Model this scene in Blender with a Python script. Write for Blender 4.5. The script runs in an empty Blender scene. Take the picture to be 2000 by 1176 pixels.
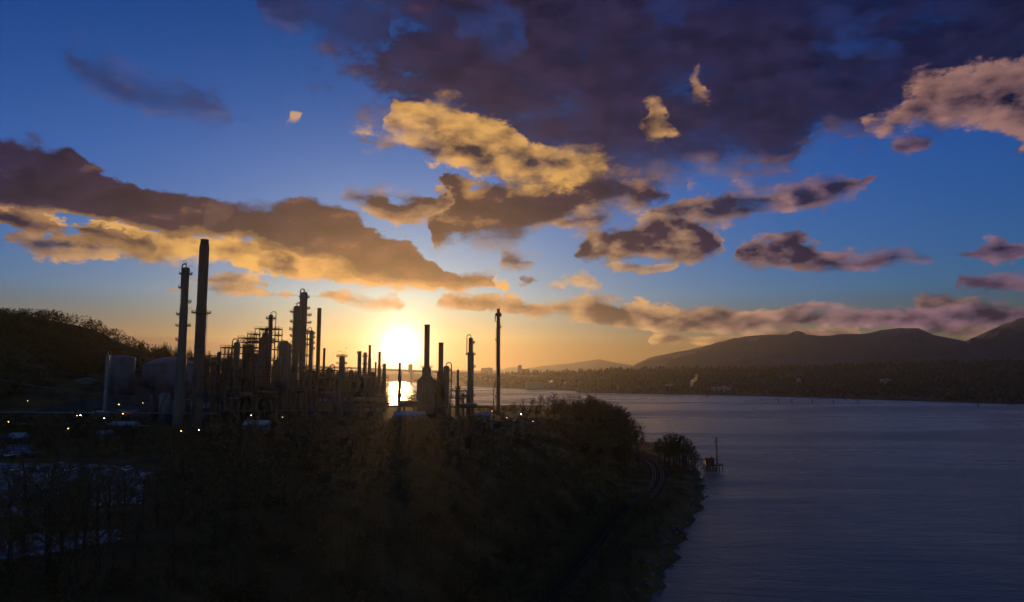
import bpy, bmesh, math, random
import numpy as np
from mathutils import Vector, Matrix, noise as mnoise

# ------------------------------------------------------------------ camera
R = math.radians
FPX = 1334.0                      # focal length in photograph pixels (2000 wide)
CAM_Z = 65.0                      # drone height above the inlet
PITCH = math.atan((728 - 588) / FPX)
sc = bpy.context.scene
cam_data = bpy.data.cameras.new('camera')
cam_data.sensor_width = 36.0
cam_data.lens = 36.0 * FPX / 2000.0
cam_data.clip_start = 0.5
cam_data.clip_end = 200000.0
cam = bpy.data.objects.new('camera', cam_data)
sc.collection.objects.link(cam)
cam.location = (0, 0, CAM_Z)
cam.rotation_euler = (math.pi / 2 + PITCH, 0, 0)
sc.camera = cam


def ray(px, py):
    dx = (px - 1000) / FPX
    dy = (588 - py) / FPX
    return Vector((dx, math.cos(PITCH) - dy * math.sin(PITCH), math.sin(PITCH) + dy * math.cos(PITCH)))


def at(px, py, Y):
    v = ray(px, py)
    return v * (Y / v.y) + Vector((0, 0, CAM_Z))


def gz(px, py, z=0.0):
    v = ray(px, py)
    return v * ((z - CAM_Z) / v.z) + Vector((0, 0, CAM_Z))


def azel(px, py):
    v = ray(px, py).normalized()
    return math.degrees(math.atan2(v.x, v.y)), math.degrees(math.asin(v.z))


SUN_AZ, SUN_EL = azel(783, 680)
SUN_DIR = ray(783, 680).normalized()

# ------------------------------------------------------------------ view, sampling
sc.view_settings.view_transform = 'Standard'
sc.view_settings.look = 'None'
EXPOSURE = 1.15
sc.view_settings.exposure = EXPOSURE
sc.view_settings.gamma = 1.0
sc.view_settings.use_curve_mapping = False
sc.render.engine = 'CYCLES'
sc.cycles.use_denoising = True
sc.cycles.denoiser = 'OPENIMAGEDENOISE'
sc.cycles.max_bounces = 5
sc.cycles.diffuse_bounces = 2
sc.cycles.glossy_bounces = 2
sc.cycles.transmission_bounces = 2
sc.cycles.transparent_max_bounces = 8
sc.cycles.volume_bounces = 0
sc.cycles.volume_step_rate = 1.0
sc.cycles.use_adaptive_sampling = True
sc.cycles.adaptive_threshold = 0.013
sc.cycles.adaptive_min_samples = 24

# ------------------------------------------------------------------ world: evening sky with broken cloud
world = bpy.data.worlds.new('World')
sc.world = world
world.use_nodes = True
world.cycles.sampling_method = 'MANUAL'
world.cycles.sample_map_resolution = 512
WT = world.node_tree
WT.nodes.clear()


class V:
    """A float socket with arithmetic that writes Math nodes."""
    tree = None

    def __init__(self, s):
        self.s = s

    @staticmethod
    def op(kind, *args, clamp=False):
        n = V.tree.nodes.new('ShaderNodeMath')
        n.operation = kind
        n.use_clamp = clamp
        for i, a in enumerate(args):
            if isinstance(a, V):
                V.tree.links.new(a.s, n.inputs[i])
            else:
                n.inputs[i].default_value = float(a)
        return V(n.outputs[0])

    def __add__(self, o): return V.op('ADD', self, o)
    def __radd__(self, o): return V.op('ADD', o, self)
    def __sub__(self, o): return V.op('SUBTRACT', self, o)
    def __rsub__(self, o): return V.op('SUBTRACT', o, self)
    def __mul__(self, o): return V.op('MULTIPLY', self, o)
    def __rmul__(self, o): return V.op('MULTIPLY', o, self)
    def __truediv__(self, o): return V.op('DIVIDE', self, o)


def sstep(x, a, b):
    n = V.tree.nodes.new('ShaderNodeMapRange')
    n.interpolation_type = 'SMOOTHSTEP'
    n.inputs['From Min'].default_value = a
    n.inputs['From Max'].default_value = b
    V.tree.links.new(x.s, n.inputs['Value'])
    return V(n.outputs['Result'])


def cmix(f, a, b, mode='MIX'):
    n = V.tree.nodes.new('ShaderNodeMix')
    n.data_type = 'RGBA'
    n.blend_type = mode
    n.clamp_factor = True
    for sock, v in ((n.inputs[0], f), (n.inputs[6], a), (n.inputs[7], b)):
        if isinstance(v, V):
            V.tree.links.new(v.s, sock)
        elif isinstance(v, (int, float)):
            sock.default_value = v
        else:
            sock.default_value = (*v, 1.0)
    return V(n.outputs[2])


def ramp(x, stops, mode='LINEAR'):
    n = V.tree.nodes.new('ShaderNodeValToRGB')
    cr = n.color_ramp
    cr.interpolation = mode
    while len(cr.elements) < len(stops):
        cr.elements.new(0.5)
    for e, (p, c) in zip(cr.elements, stops):
        e.position = p
        e.color = (*c, 1.0)
    V.tree.links.new(x.s, n.inputs[0])
    return V(n.outputs[0])


def noise_tex(vec, scale, detail, rough, lac=2.0):
    n = V.tree.nodes.new('ShaderNodeTexNoise')
    n.inputs['Scale'].default_value = scale
    n.inputs['Detail'].default_value = detail
    n.inputs['Roughness'].default_value = rough
    n.inputs['Lacunarity'].default_value = lac
    V.tree.links.new(vec, n.inputs['Vector'])
    return n


def s2l(c):
    return tuple(((v / 255.0) / 12.92 if v <= 10 else ((v / 255.0 + 0.055) / 1.055) ** 2.4) for v in c)


SKY_STRENGTH = 0.1


def sk(r, g, b):
    """An on-screen colour as sky radiance before the Background strength."""
    return tuple(v / SKY_STRENGTH / 2 ** EXPOSURE for v in s2l((r, g, b)))


def build_world():
    V.tree = WT
    nn, ln = WT.nodes.new, WT.links.new
    tc = nn('ShaderNodeTexCoord')
    nrm = nn('ShaderNodeVectorMath'); nrm.operation = 'NORMALIZE'
    ln(tc.outputs['Generated'], nrm.inputs[0])
    sep = nn('ShaderNodeSeparateXYZ'); ln(nrm.outputs[0], sep.inputs[0])
    x, y, z = (V(sep.outputs[i]) for i in range(3))
    az = V.op('ARCTAN2', x, y) * 57.2958
    el = V.op('ARCSINE', z) * 57.2958
    # angle from the sun in degrees
    dt = nn('ShaderNodeVectorMath'); dt.operation = 'DOT_PRODUCT'
    ln(nrm.outputs[0], dt.inputs[0]); dt.inputs[1].default_value = SUN_DIR
    th = V.op('ARCCOSINE', V.op('MINIMUM', V(dt.outputs['Value']), 0.999999)) * 57.2958

    # base sky
    sky = nn('ShaderNodeTexSky')
    sky.sky_type = 'NISHITA'
    sky.sun_disc = False
    sky.sun_elevation = R(SUN_EL)
    sky.sun_rotation = R(SUN_AZ)
    sky.altitude = 60.0
    sky.air_density = 1.0
    sky.dust_density = 1.0
    sky.ozone_density = 3.0
    # evening grade of the clear air: deeper blue with height
    grade = ramp(el * (1 / 45.0), [(0.0, (0.075, 0.055, 0.055)), (0.05, (0.10, 0.12, 0.17)), (0.14, (0.19, 0.46, 0.88)),
                                   (0.36, (0.15, 0.46, 1.0)), (0.58, (0.035, 0.35, 0.85)), (0.75, (0.008, 0.27, 0.66)), (1.0, (0.008, 0.25, 0.62))])
    grade = cmix(sstep(th, 12.0, 38.0) * sstep(el, 7.0, 2.0), grade, (0.40, 0.43, 0.52))
    grade = cmix(sstep(th, 48.0, 85.0), grade, (0.96, 0.92, 0.94))     # unseen sky away from the sun, graded brighter to light the ground
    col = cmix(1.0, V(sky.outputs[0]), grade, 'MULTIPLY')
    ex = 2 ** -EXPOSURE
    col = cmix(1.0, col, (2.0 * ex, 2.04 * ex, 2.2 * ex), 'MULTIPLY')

    # light scattered round the sun by the moist air
    aur = V.op('POWER', 2.71828, th * -0.60) * 5.0
    glow = cmix(1.0, (1.0 * ex, 0.58 * ex, 0.17 * ex), aur, 'MULTIPLY')
    core = V.op('POWER', 2.71828, th * th * -2.2) * 200.0 + V.op('POWER', 2.71828, th * -0.95) * 46.0
    col = cmix(1.0, col, glow, 'ADD')
    col = cmix(1.0, col, cmix(1.0, (1.0 * ex, 0.93 * ex, 0.75 * ex), core, 'MULTIPLY'), 'ADD')
    clear = col

    # ---- cloud layers: outlines in azimuth / elevation, broken up by noise
    strv = nn('ShaderNodeVectorMath'); strv.operation = 'MULTIPLY'
    ln(nrm.outputs[0], strv.inputs[0]); strv.inputs[1].default_value = (57.3, 57.3, 105.0)
    w1 = noise_tex(strv.outputs[0], 0.17, 4.0, 0.55)
    ws = nn('ShaderNodeSeparateColor'); ln(w1.outputs['Color'], ws.inputs[0])
    wr, wg, wb = (V(ws.outputs[i]) for i in range(3))
    fb = V(noise_tex(strv.outputs[0], 0.27, 12.0, 0.655).outputs['Fac']) - 0.5
    # the same vapour a little nearer the sun: where there is less of it, the sunward side is lit
    tos = nn('ShaderNodeVectorMath'); tos.operation = 'MULTIPLY_ADD'
    dsun = nn('ShaderNodeVectorMath'); dsun.operation = 'SUBTRACT'
    dsun.inputs[0].default_value = SUN_DIR; ln(nrm.outputs[0], dsun.inputs[1])
    dnz = nn('ShaderNodeVectorMath'); dnz.operation = 'NORMALIZE'; ln(dsun.outputs[0], dnz.inputs[0])
    ln(dnz.outputs[0], tos.inputs[0]); tos.inputs[1].default_value = (1.1, 1.1, 1.9); ln(strv.outputs[0], tos.inputs[2])
    relief = (V(noise_tex(strv.outputs[0], 0.27, 7.0, 0.56).outputs['Fac']) - V(noise_tex(tos.outputs[0], 0.27, 4.0, 0.50).outputs['Fac'])) * 1.15
    big = V(noise_tex(strv.outputs[0], 0.075, 4.0, 0.6).outputs['Fac']) - 0.5
    calm = sstep(el, 0.5, 12.0) * 0.72 + 0.28          # far clouds near the horizon show finer outlines
    a1 = az + (wr - 0.5) * calm * 6.0
    e1 = el + (wg - 0.5) * calm * 3.0
    u = (a1 + 45.0) * (1 / 90.0)
    u = V.op('MINIMUM', V.op('MAXIMUM', u, 0.0), 1.0)
    e40 = e1 * (1 / 40.0)
    edge = fb * calm * 0.125                            # eats into every outline, in units of 40 degrees
    wisp = (sstep(wb + big * 0.5, 0.40, 0.68) * 1.5 + 0.36) * (calm * 0.8 + 0.2)   # crisp here, torn and thin there

    fine = fb * 0.55
    thn = th * (1 / 60.0)
    # unlit cloud: warm dusk purple near the sun, slate blue far from it
    dark = ramp(thn, [(0.0, sk(160, 96, 44)), (0.09, sk(98, 58, 40)), (0.18, sk(54, 36, 42)), (0.30, sk(38, 27, 47)),
                      (0.48, sk(33, 28, 54)), (0.75, sk(23, 25, 54)), (1.0, sk(22, 26, 50))])
    dark = cmix(big * 1.8 + 0.3, dark, cmix(1.0, dark, (0.60, 0.85, 1.35), 'MULTIPLY'))
    dark = cmix(1.0, dark, cmix(relief * 2.6 + fb * 1.2 + 0.5, (0.55, 0.60, 0.68), (1.85, 1.6, 1.35)), 'MULTIPLY')
    lit = ramp(thn, [(0.0, sk(215, 160, 90)), (0.10, sk(215, 155, 82)), (0.25, sk(232, 174, 92)), (0.42, sk(222, 166, 94)),
                     (0.60, sk(184, 134, 112)), (0.85, sk(146, 108, 106)), (1.0, sk(134, 100, 104))])

    darkc = cmix(1.0, dark, (0.84, 0.93, 1.12), 'MULTIPLY')
    litp = cmix(1.0, lit, (0.80, 0.86, 1.45), 'MULTIPLY')
    inview = 1.0 - sstep(V.op('ABSOLUTE', az) + fb * 40.0, 42.0, 58.0)

    def fcurve(pts):
        n = nn('ShaderNodeFloatCurve')
        ln(u.s, n.inputs['Value'])
        m = n.mapping
        m.use_clip = False
        c = m.curves[0]
        q = []
        for p, v in pts:
            if q and p - q[-1][0] < 0.0012:
                p = q[-1][0] + 0.0012
            q.append((p, v))
        while len(c.points) < len(q):
            c.points.new(0.5, 0.5)
        for cp, (p, v) in zip(c.points, q):
            cp.location = (p, v)
            cp.handle_type = 'VECTOR'
        m.update()
        return V(n.outputs[0])

    def conv(pts):
        r = []
        for px, py in pts:
            a, e = azel(px, py)
            r.append(((a + 45.0) / 90.0, e / 40.0))
        return r

    def layer(clouds, soft=0.35, lit0=0.0, rim=0.8, thick=1.3, texk=1.2, alpha=1.0, open_left=False, open_right=False, colour=None, cap=9.0, under=False, ek=1.0, fade=None, pink=False, cool=False):
        """clouds: (top, bottom) outlines in photograph pixels, left to right, one after another in azimuth."""
        nonlocal col
        T0, B0 = [], []
        for i, (top, bot) in enumerate(clouds):
            t, b = conv(top), conv(bot)
            if not (open_left and i == 0):
                p = min(t[0][0], b[0][0]) - 0.006
                mid = (t[0][1] + b[0][1]) / 2
                T0 += [(p - 0.004, -0.1), (p, mid - 0.02)]
                B0 += [(p - 0.004, 0.9), (p, mid + 0.02)]
            T0 += t
            B0 += b
            if not (open_right and i == len(clouds) - 1):
                p = max(t[-1][0], b[-1][0]) + 0.006
                mid = (t[-1][1] + b[-1][1]) / 2
                T0 += [(p, mid - 0.02), (p + 0.004, -0.1)]
                B0 += [(p, mid + 0.02), (p + 0.004, 0.9)]
        low = e40 - fcurve(B0)
        d = V.op('MINIMUM', V.op('MINIMUM', fcurve(T0) - e40, low), cap / 40) + (edge if ek == 1.0 else edge * ek)
        dens = sstep(d / wisp, -soft / 40, soft / 40)
        if fade:
            a0, a1_ = azel(fade[0], 120)[0], azel(fade[1], 120)[0]
            dens = dens * sstep(az + fb * 26.0, a0, a1_)
        if open_right or open_left:
            dens = dens * inview
        if colour is None:
            corev = sstep(low + edge if under else d, 0.0, thick / 40)
            lf = V.op('MULTIPLY_ADD', corev, -rim, rim + lit0) + relief * texk + fine
            c = cmix(lf, darkc if cool else dark, litp if pink else lit)
        else:
            c = colour
        col = cmix(dens * alpha, col, c)

    # thin veil over the left, pink scraps at the top
    layer([([(160, 105), (230, 128), (300, 160), (370, 168), (420, 174), (450, 205)], [(160, 122), (230, 190), (300, 210), (370, 212), (420, 218), (450, 222)]),
           ([(480, -60), (560, -40), (640, -10), (700, 0), (760, -20)], [(480, 0), (540, 45), (590, 40), (660, 90), (760, 110)])],
          soft=1.3, lit0=-0.12, rim=0.12, texk=1.0, alpha=0.62, pink=True)
    # purple bank low on the left horizon
    layer([([(-400, 655), (100, 655), (200, 650), (280, 654), (350, 656), (470, 672), (620, 706), (700, 724), (800, 760)], [(-400, 800), (800, 800)])],
          soft=0.2, lit0=-0.1, rim=0.3, thick=0.5, texk=0.2, alpha=0.7)
    # great dark mass, upper right
    layer([([(560, -500), (2000, -500)],
            [(560, 215), (700, 205), (760, 215), (800, 240), (850, 285), (950, 340), (1050, 395), (1150, 410), (1230, 365), (1300, 338), (1400, 325),
             (1500, 332), (1545, 320), (1600, 275), (1700, 258), (1770, 222), (1860, 230), (1930, 240), (2000, 285)])],
          soft=1.9, lit0=-0.20, rim=0.36, thick=2.6, texk=0.7, alpha=0.86, open_right=True, cap=1.7, under=True, fade=(660, 800), cool=True, ek=1.5)
    layer([([(700, -500), (2000, -500)],
            [(700, 150), (800, 165), (900, 190), (1000, 240), (1100, 290), (1200, 300), (1300, 285), (1400, 275),
             (1500, 290), (1600, 235), (1700, 215), (1800, 170), (1900, 150), (2000, 140)])],
          soft=2.0, lit0=-0.35, rim=0.1, thick=2.0, texk=0.45, alpha=0.80, open_right=True, cap=0.9, fade=(720, 900), cool=True, ek=1.8)
    layer([([(915, 35), (960, 30), (1020, 50)], [(915, 60), (960, 80), (1020, 78)]), ([(1265, 30), (1300, 20), (1330, 35)], [(1265, 50), (1300, 60), (1330, 55)]),
           ([(1590, 85), (1650, 60), (1720, 66), (1760, 72)], [(1590, 112), (1650, 130), (1720, 112), (1760, 96)])],
          soft=2.4, alpha=0.5, colour=clear, ek=1.6)
    layer([([(850, 340), (900, 378), (960, 360), (1060, 350), (1180, 335), (1290, 362)],
            [(850, 480), (930, 468), (1010, 458), (1080, 435), (1180, 402), (1290, 388)])], soft=0.7, lit0=-0.16, rim=0.34, thick=1.2, texk=1.6)
    # sunlit cloud below the dark mass; pink underside on the right
    layer([([(760, 195), (800, 200), (860, 208), (930, 228), (1000, 254), (1060, 270), (1110, 290), (1175, 308)],
            [(760, 262), (800, 298), (860, 326), (930, 344), (1000, 358), (1060, 368), (1110, 356), (1175, 325)]),
           ([(1690, 225), (1770, 195), (1830, 165), (1900, 140), (2000, 125)], [(1690, 245), (1770, 240), (1830, 242), (1920, 246), (1960, 264), (2000, 290)])],
          soft=0.8, lit0=0.46, rim=0.34, thick=1.6, texk=2.8, alpha=0.88, open_right=True, ek=0.9)
    # scattered small lit scraps
    layer([([(1085, 546), (1120, 541), (1152, 548)], [(1085, 556), (1120, 560), (1152, 562)]),
           ([(1250, 235), (1268, 200), (1290, 208), (1322, 245)], [(1250, 266), (1275, 276), (1300, 272), (1322, 266)]),
           ([(1342, 165), (1358, 128), (1374, 124), (1385, 160)], [(1342, 186), (1350, 194), (1370, 190), (1385, 182)]),
           ([(1722, 243), (1745, 230), (1780, 238)], [(1722, 264), (1745, 264), (1780, 252)])],
          soft=0.9, lit0=0.36, rim=0.3, texk=2.6, alpha=0.82, ek=1.1)
    # middle chain
    layer([([(690, 268), (725, 265), (760, 270)], [(690, 284), (725, 287), (760, 283)]), ([(962, 494), (1000, 484), (1040, 498)], [(962, 514), (1000, 524), (1040, 518)]),
           ([(1090, 426), (1130, 412), (1180, 422)], [(1090, 452), (1130, 454), (1180, 438)]),
           ([(1265, 404), (1330, 382), (1420, 374), (1500, 358), (1580, 345), (1700, 342)], [(1265, 420), (1330, 424), (1420, 428), (1500, 412), (1600, 404), (1700, 362)]),
           ([(1750, 280), (1785, 276), (1815, 282)], [(1750, 303), (1785, 307), (1815, 300)]),
           ([(1850, 488), (1900, 474), (1940, 462), (1985, 482)], [(1850, 500), (1900, 508), (1940, 522), (1985, 516)])],
          soft=0.55, lit0=0.06, rim=0.36, thick=0.9, texk=2.0, alpha=0.95, pink=True, cool=True)
    layer([([(670, 368), (720, 364), (760, 374), (800, 386), (850, 382), (885, 394)], [(670, 382), (720, 408), (760, 430), (800, 434), (850, 430), (885, 410)]),
           ([(1015, 531), (1040, 527), (1060, 537)], [(1015, 548), (1040, 553), (1060, 551)]),
           ([(1120, 500), (1140, 454), (1200, 448), (1290, 420), (1340, 410), (1380, 440), (1400, 465)], [(1120, 524), (1170, 522), (1230, 504), (1290, 500), (1350, 502), (1400, 496)]),
           ([(1420, 482), (1470, 470), (1530, 460), (1575, 450), (1615, 480), (1700, 495), (1815, 498)], [(1420, 502), (1470, 518), (1560, 522), (1640, 526), (1700, 518), (1815, 512)]),
           ([(1840, 542), (1880, 540), (1930, 543), (2060, 560)], [(1840, 560), (1880, 568), (1930, 577), (2060, 584)])],
          soft=0.5, lit0=0.0, rim=0.40, thick=0.9, texk=2.0, pink=True, cool=True)
    layer([([(564, 224), (575, 222), (586, 226)], [(564, 234), (575, 236), (586, 235)]), ([(1186, 514), (1230, 508), (1280, 508), (1325, 502)], [(1186, 527), (1230, 532), (1280, 531), (1325, 520)]), ([(1340, 350), (1352, 343), (1364, 350)], [(1340, 366), (1352, 371), (1364, 364)]),
           ([(1520, 599), (1575, 585), (1640, 597), (1700, 600)], [(1520, 609), (1575, 607), (1640, 613), (1700, 611)])],
          soft=0.4, lit0=0.4, rim=0.3, thick=0.8, texk=2.2, alpha=0.85, pink=True, ek=0.6)
    # left band with its lit underside
    layer([([(-200, 380), (0, 398), (120, 425), (260, 450), (400, 462), (520, 470), (640, 490), (760, 520), (900, 540), (990, 550)],
            [(-200, 440), (0, 425), (120, 460), (260, 495), (400, 512), (520, 532), (640, 542), (760, 554), (900, 564), (990, 562)])],
          soft=0.45, lit0=0.72, rim=0.25, texk=2.6, thick=1.2, open_left=True)
    layer([([(-10, 468), (40, 455), (110, 466), (180, 459), (260, 469), (320, 478), (360, 492)], [(-10, 478), (40, 481), (110, 495), (180, 501), (260, 506), (320, 509), (360, 505)]),
           ([(500, 502), (535, 478), (560, 496), (580, 520)], [(500, 518), (535, 530), (560, 535), (580, 533)]),
           ([(1780, 605), (1800, 578), (1850, 568), (1880, 580), (1950, 598), (2060, 602)], [(1780, 658), (1850, 653), (1900, 642), (1950, 632), (2060, 624)])],
          soft=0.45, lit0=0.2, rim=0.3, thick=0.9, texk=2.4, alpha=0.88)
    layer([([(-200, 380), (0, 406), (120, 430), (230, 455), (300, 475)], [(-200, 420), (0, 444), (120, 464), (230, 484), (300, 492)])],
          soft=0.34, lit0=0.0, rim=0.35, thick=0.8, texk=1.0, open_left=True)
    layer([([(-200, 300), (0, 284), (70, 268), (140, 288), (200, 335), (270, 360), (360, 385), (430, 398), (500, 402), (560, 418), (630, 402), (680, 418),
             (740, 446), (800, 464), (850, 498), (900, 528), (960, 543)],
            [(-200, 380), (0, 392), (140, 420), (270, 450), (360, 462), (430, 466), (500, 480), (560, 492), (630, 512), (700, 536), (760, 546), (850, 554), (960, 560)])],
          soft=0.32, lit0=-0.14, rim=0.5, thick=1.0, texk=0.8, open_left=True, under=True, ek=0.55)
    # thin streaks right of the chimney
    layer([([(315, 544), (400, 542), (460, 545), (530, 554)], [(315, 554), (400, 558), (460, 563), (530, 564)]),
           ([(1270, 660), (1320, 653), (1380, 657), (1440, 648), (1520, 643), (1600, 638), (1680, 638)], [(1270, 670), (1320, 672), (1380, 672), (1440, 677), (1520, 672), (1680, 670)]),
           ([(1850, 642), (1890, 637), (1940, 645), (2060, 628)], [(1850, 658), (1890, 665), (1940, 663), (2060, 668)])],
          soft=0.36, lit0=0.12, rim=0.4, thick=0.7, texk=2.4, alpha=0.88)
    # low chain across the horizon
    layer([([(290, 564), (400, 564), (480, 568), (600, 573), (780, 584)], [(290, 572), (400, 576), (480, 581), (600, 585), (780, 598)]),
           ([(855, 570), (930, 568), (1010, 574), (1080, 582), (1150, 586), (1240, 588), (1320, 598), (1400, 604), (1470, 610), (1560, 612), (1640, 606), (1720, 604), (1790, 598), (1900, 598), (2060, 604)],
            [(855, 590), (930, 608), (1010, 614), (1080, 612), (1150, 624), (1240, 642), (1320, 648), (1400, 652), (1470, 650), (1560, 640), (1640, 638), (1720, 640), (1790, 644), (1900, 636), (2060, 626)])],
          soft=0.42, lit0=0.12, rim=0.42, thick=0.9, texk=2.6, pink=True)
    # broken cloud over the rest of the sky
    outside = V.op('MAXIMUM', sstep(V.op('ABSOLUTE', az), 40.0, 52.0), sstep(el, 31.0, 40.0)) * sstep(el, 3.0, 9.0)
    fd = big + (wb - 0.5) * 0.25
    col = cmix(sstep(fd, 0.02, 0.12) * outside * 0.95, col, cmix((1.0 - sstep(fd, 0.0, 0.10)) * 0.5 + relief * 1.0, dark, lit))
    # below the horizon: dim far air
    col = cmix(sstep(el, -0.3, -2.5), col, sk(48, 40, 38))
    out = nn('ShaderNodeOutputWorld')
    bg = nn('ShaderNodeBackground')
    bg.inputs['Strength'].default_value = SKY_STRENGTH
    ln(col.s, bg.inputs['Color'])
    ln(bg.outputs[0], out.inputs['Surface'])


build_world()

# ------------------------------------------------------------------ the sun
sun_data = bpy.data.lights.new('sun', 'SUN')
sun_data.energy = 0.95
sun_data.angle = R(0.53)
sun_data.color = (1.0, 0.54, 0.19)
sun = bpy.data.objects.new('sun', sun_data)
sc.collection.objects.link(sun)
sun.rotation_euler = SUN_DIR.to_track_quat('Z', 'Y').to_euler()

# ------------------------------------------------------------------ helpers
C = sc.collection
rng = random.Random(7)
PI = math.pi


def tag(o, label=None, cat=None, group=None, kind=None):
    for k, v in (('label', label), ('category', cat), ('group', group), ('kind', kind)):
        if v:
            o[k] = v
    return o


def thing(name, label, cat, loc=(0, 0, 0), group=None):
    o = bpy.data.objects.new(name, None)
    o.empty_display_size = 0.5
    C.objects.link(o)
    o.location = loc
    return tag(o, label, cat, group)


class MB:
    """Collects shapes; build() links them as one mesh object."""

    def __init__(self):
        self.v, self.f = [], []

    def add(self, vs, fs):
        k = len(self.v)
        self.v += [tuple(p) for p in vs]
        self.f += [tuple(i + k for i in f) for f in fs]
        return self

    def box(self, c, s, rz=0.0):
        cx, cy, cz = c
        hx, hy, hz = s[0] / 2, s[1] / 2, s[2] / 2
        co, si = math.cos(rz), math.sin(rz)
        vs = []
        for dz in (-hz, hz):
            for dx, dy in ((-hx, -hy), (hx, -hy), (hx, hy), (-hx, hy)):
                vs.append((cx + dx * co - dy * si, cy + dx * si + dy * co, cz + dz))
        return self.add(vs, [(3, 2, 1, 0), (4, 5, 6, 7), (0, 1, 5, 4), (1, 2, 6, 5), (2, 3, 7, 6), (3, 0, 4, 7)])

    def tube(self, pts, r, n=6, cap=True):
        pts = [Vector(p) for p in pts]
        rs = r if isinstance(r, (list, tuple)) else [r] * len(pts)
        vs, fs = [], []
        up = Vector((0, 0, 1))
        for i, p in enumerate(pts):
            d = (pts[min(i + 1, len(pts) - 1)] - pts[max(i - 1, 0)])
            if d.length < 1e-9:
                d = Vector((0, 0, 1))
            d.normalize()
            ref = up if abs(d.z) < 0.9 else Vector((0, 1, 0))
            a = d.cross(ref).normalized()
            b = d.cross(a)
            for k in range(n):
                t = 2 * PI * k / n
                vs.append(p + (a * math.cos(t) + b * math.sin(t)) * rs[i])
        for i in range(len(pts) - 1):
            for k in range(n):
                k2 = (k + 1) % n
                fs.append((i * n + k, i * n + k2, (i + 1) * n + k2, (i + 1) * n + k))
        if cap:
            fs.append(tuple(range(n))[::-1])
            fs.append(tuple((len(pts) - 1) * n + k for k in range(n)))
        return self.add(vs, fs)

    def lathe(self, prof, n=20, c=(0, 0, 0)):
        vs, fs = [], []
        for r, z in prof:
            for k in range(n):
                t = 2 * PI * k / n
                vs.append((c[0] + r * math.cos(t), c[1] + r * math.sin(t), c[2] + z))
        for i in range(len(prof) - 1):
            for k in range(n):
                k2 = (k + 1) % n
                fs.append((i * n + k, i * n + k2, (i + 1) * n + k2, (i + 1) * n + k))
        fs.append(tuple(range(n))[::-1])
        fs.append(tuple((len(prof) - 1) * n + k for k in range(n)))
        return self.add(vs, fs)

    def ring(self, r0, r1, z, h, a0, a1, n=14):
        """A flat curved deck between two angles (degrees)."""
        vs, fs = [], []
        for i in range(n + 1):
            t = R(a0 + (a1 - a0) * i / n)
            co, si = math.cos(t), math.sin(t)
            vs += [(r0 * co, r0 * si, z), (r1 * co, r1 * si, z), (r1 * co, r1 * si, z + h), (r0 * co, r0 * si, z + h)]
        for i in range(n):
            a, b = i * 4, i * 4 + 4
            for k in range(4):
                k2 = (k + 1) % 4
                fs.append((a + k, b + k, b + k2, a + k2))
        fs += [(0, 1, 2, 3), (n * 4 + 3, n * 4 + 2, n * 4 + 1, n * 4)]
        return self.add(vs, fs)

    def mesh(self, name, m=None, smooth=False):
        me = bpy.data.meshes.new(name)
        me.from_pydata(self.v, [], self.f)
        if smooth:
            me.polygons.foreach_set('use_smooth', [True] * len(me.polygons))
        me.update()
        if m:
            me.materials.append(m)
        return me

    def build(self, name, m, parent=None, smooth=False):
        o = bpy.data.objects.new(name, self.mesh(name, m, smooth))
        C.objects.link(o)
        o.parent = parent
        return o


def place(name, me, parent=None, loc=(0, 0, 0), rz=0.0, s=1.0):
    o = bpy.data.objects.new(name, me)
    C.objects.link(o)
    o.parent = parent
    o.location = loc
    o.rotation_euler = (0, 0, rz)
    o.scale = (s, s, s) if not isinstance(s, tuple) else s
    return o


# ------------------------------------------------------------------ materials
def mat(name, c1, c2=None, scale=1.0, rough=0.7, metal=0.0, detail=5.0, spec=0.4, bump=0.0, lo=0.35, hi=0.65, stretch=(1, 1, 1), bump_dist=0.1):
    m = bpy.data.materials.new(name)
    m.use_nodes = True
    t = m.node_tree
    p = t.nodes['Principled BSDF']
    p.inputs['Base Color'].default_value = (*c1, 1)
    p.inputs['Roughness'].default_value = rough
    p.inputs['Metallic'].default_value = metal
    p.inputs['Specular IOR Level'].default_value = spec
    if c2:
        g = t.nodes.new('ShaderNodeNewGeometry')
        mp = t.nodes.new('ShaderNodeMapping')
        mp.inputs['Scale'].default_value = stretch
        t.links.new(g.outputs['Position'], mp.inputs['Vector'])
        n = t.nodes.new('ShaderNodeTexNoise')
        n.inputs['Scale'].default_value = scale
        n.inputs['Detail'].default_value = detail
        t.links.new(mp.outputs[0], n.inputs['Vector'])
        cr = t.nodes.new('ShaderNodeValToRGB')
        cr.color_ramp.elements[0].position = lo
        cr.color_ramp.elements[1].position = hi
        cr.color_ramp.elements[0].color = (*c1, 1)
        cr.color_ramp.elements[1].color = (*c2, 1)
        t.links.new(n.outputs['Fac'], cr.inputs[0])
        t.links.new(cr.outputs[0], p.inputs['Base Color'])
        if bump:
            b = t.nodes.new('ShaderNodeBump')
            b.inputs['Strength'].default_value = bump
            b.inputs['Distance'].default_value = bump_dist
            t.links.new(n.outputs['Fac'], b.inputs['Height'])
            t.links.new(b.outputs[0], p.inputs['Normal'])
    return m


def emit(name, c, s):
    m = bpy.data.materials.new(name)
    m.use_nodes = True
    p = m.node_tree.nodes['Principled BSDF']
    p.inputs['Base Color'].default_value = (*c, 1)
    p.inputs['Emission Color'].default_value = (*c, 1)
    p.inputs['Emission Strength'].default_value = s
    m.cycles.emission_sampling = 'NONE'
    return m


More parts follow.
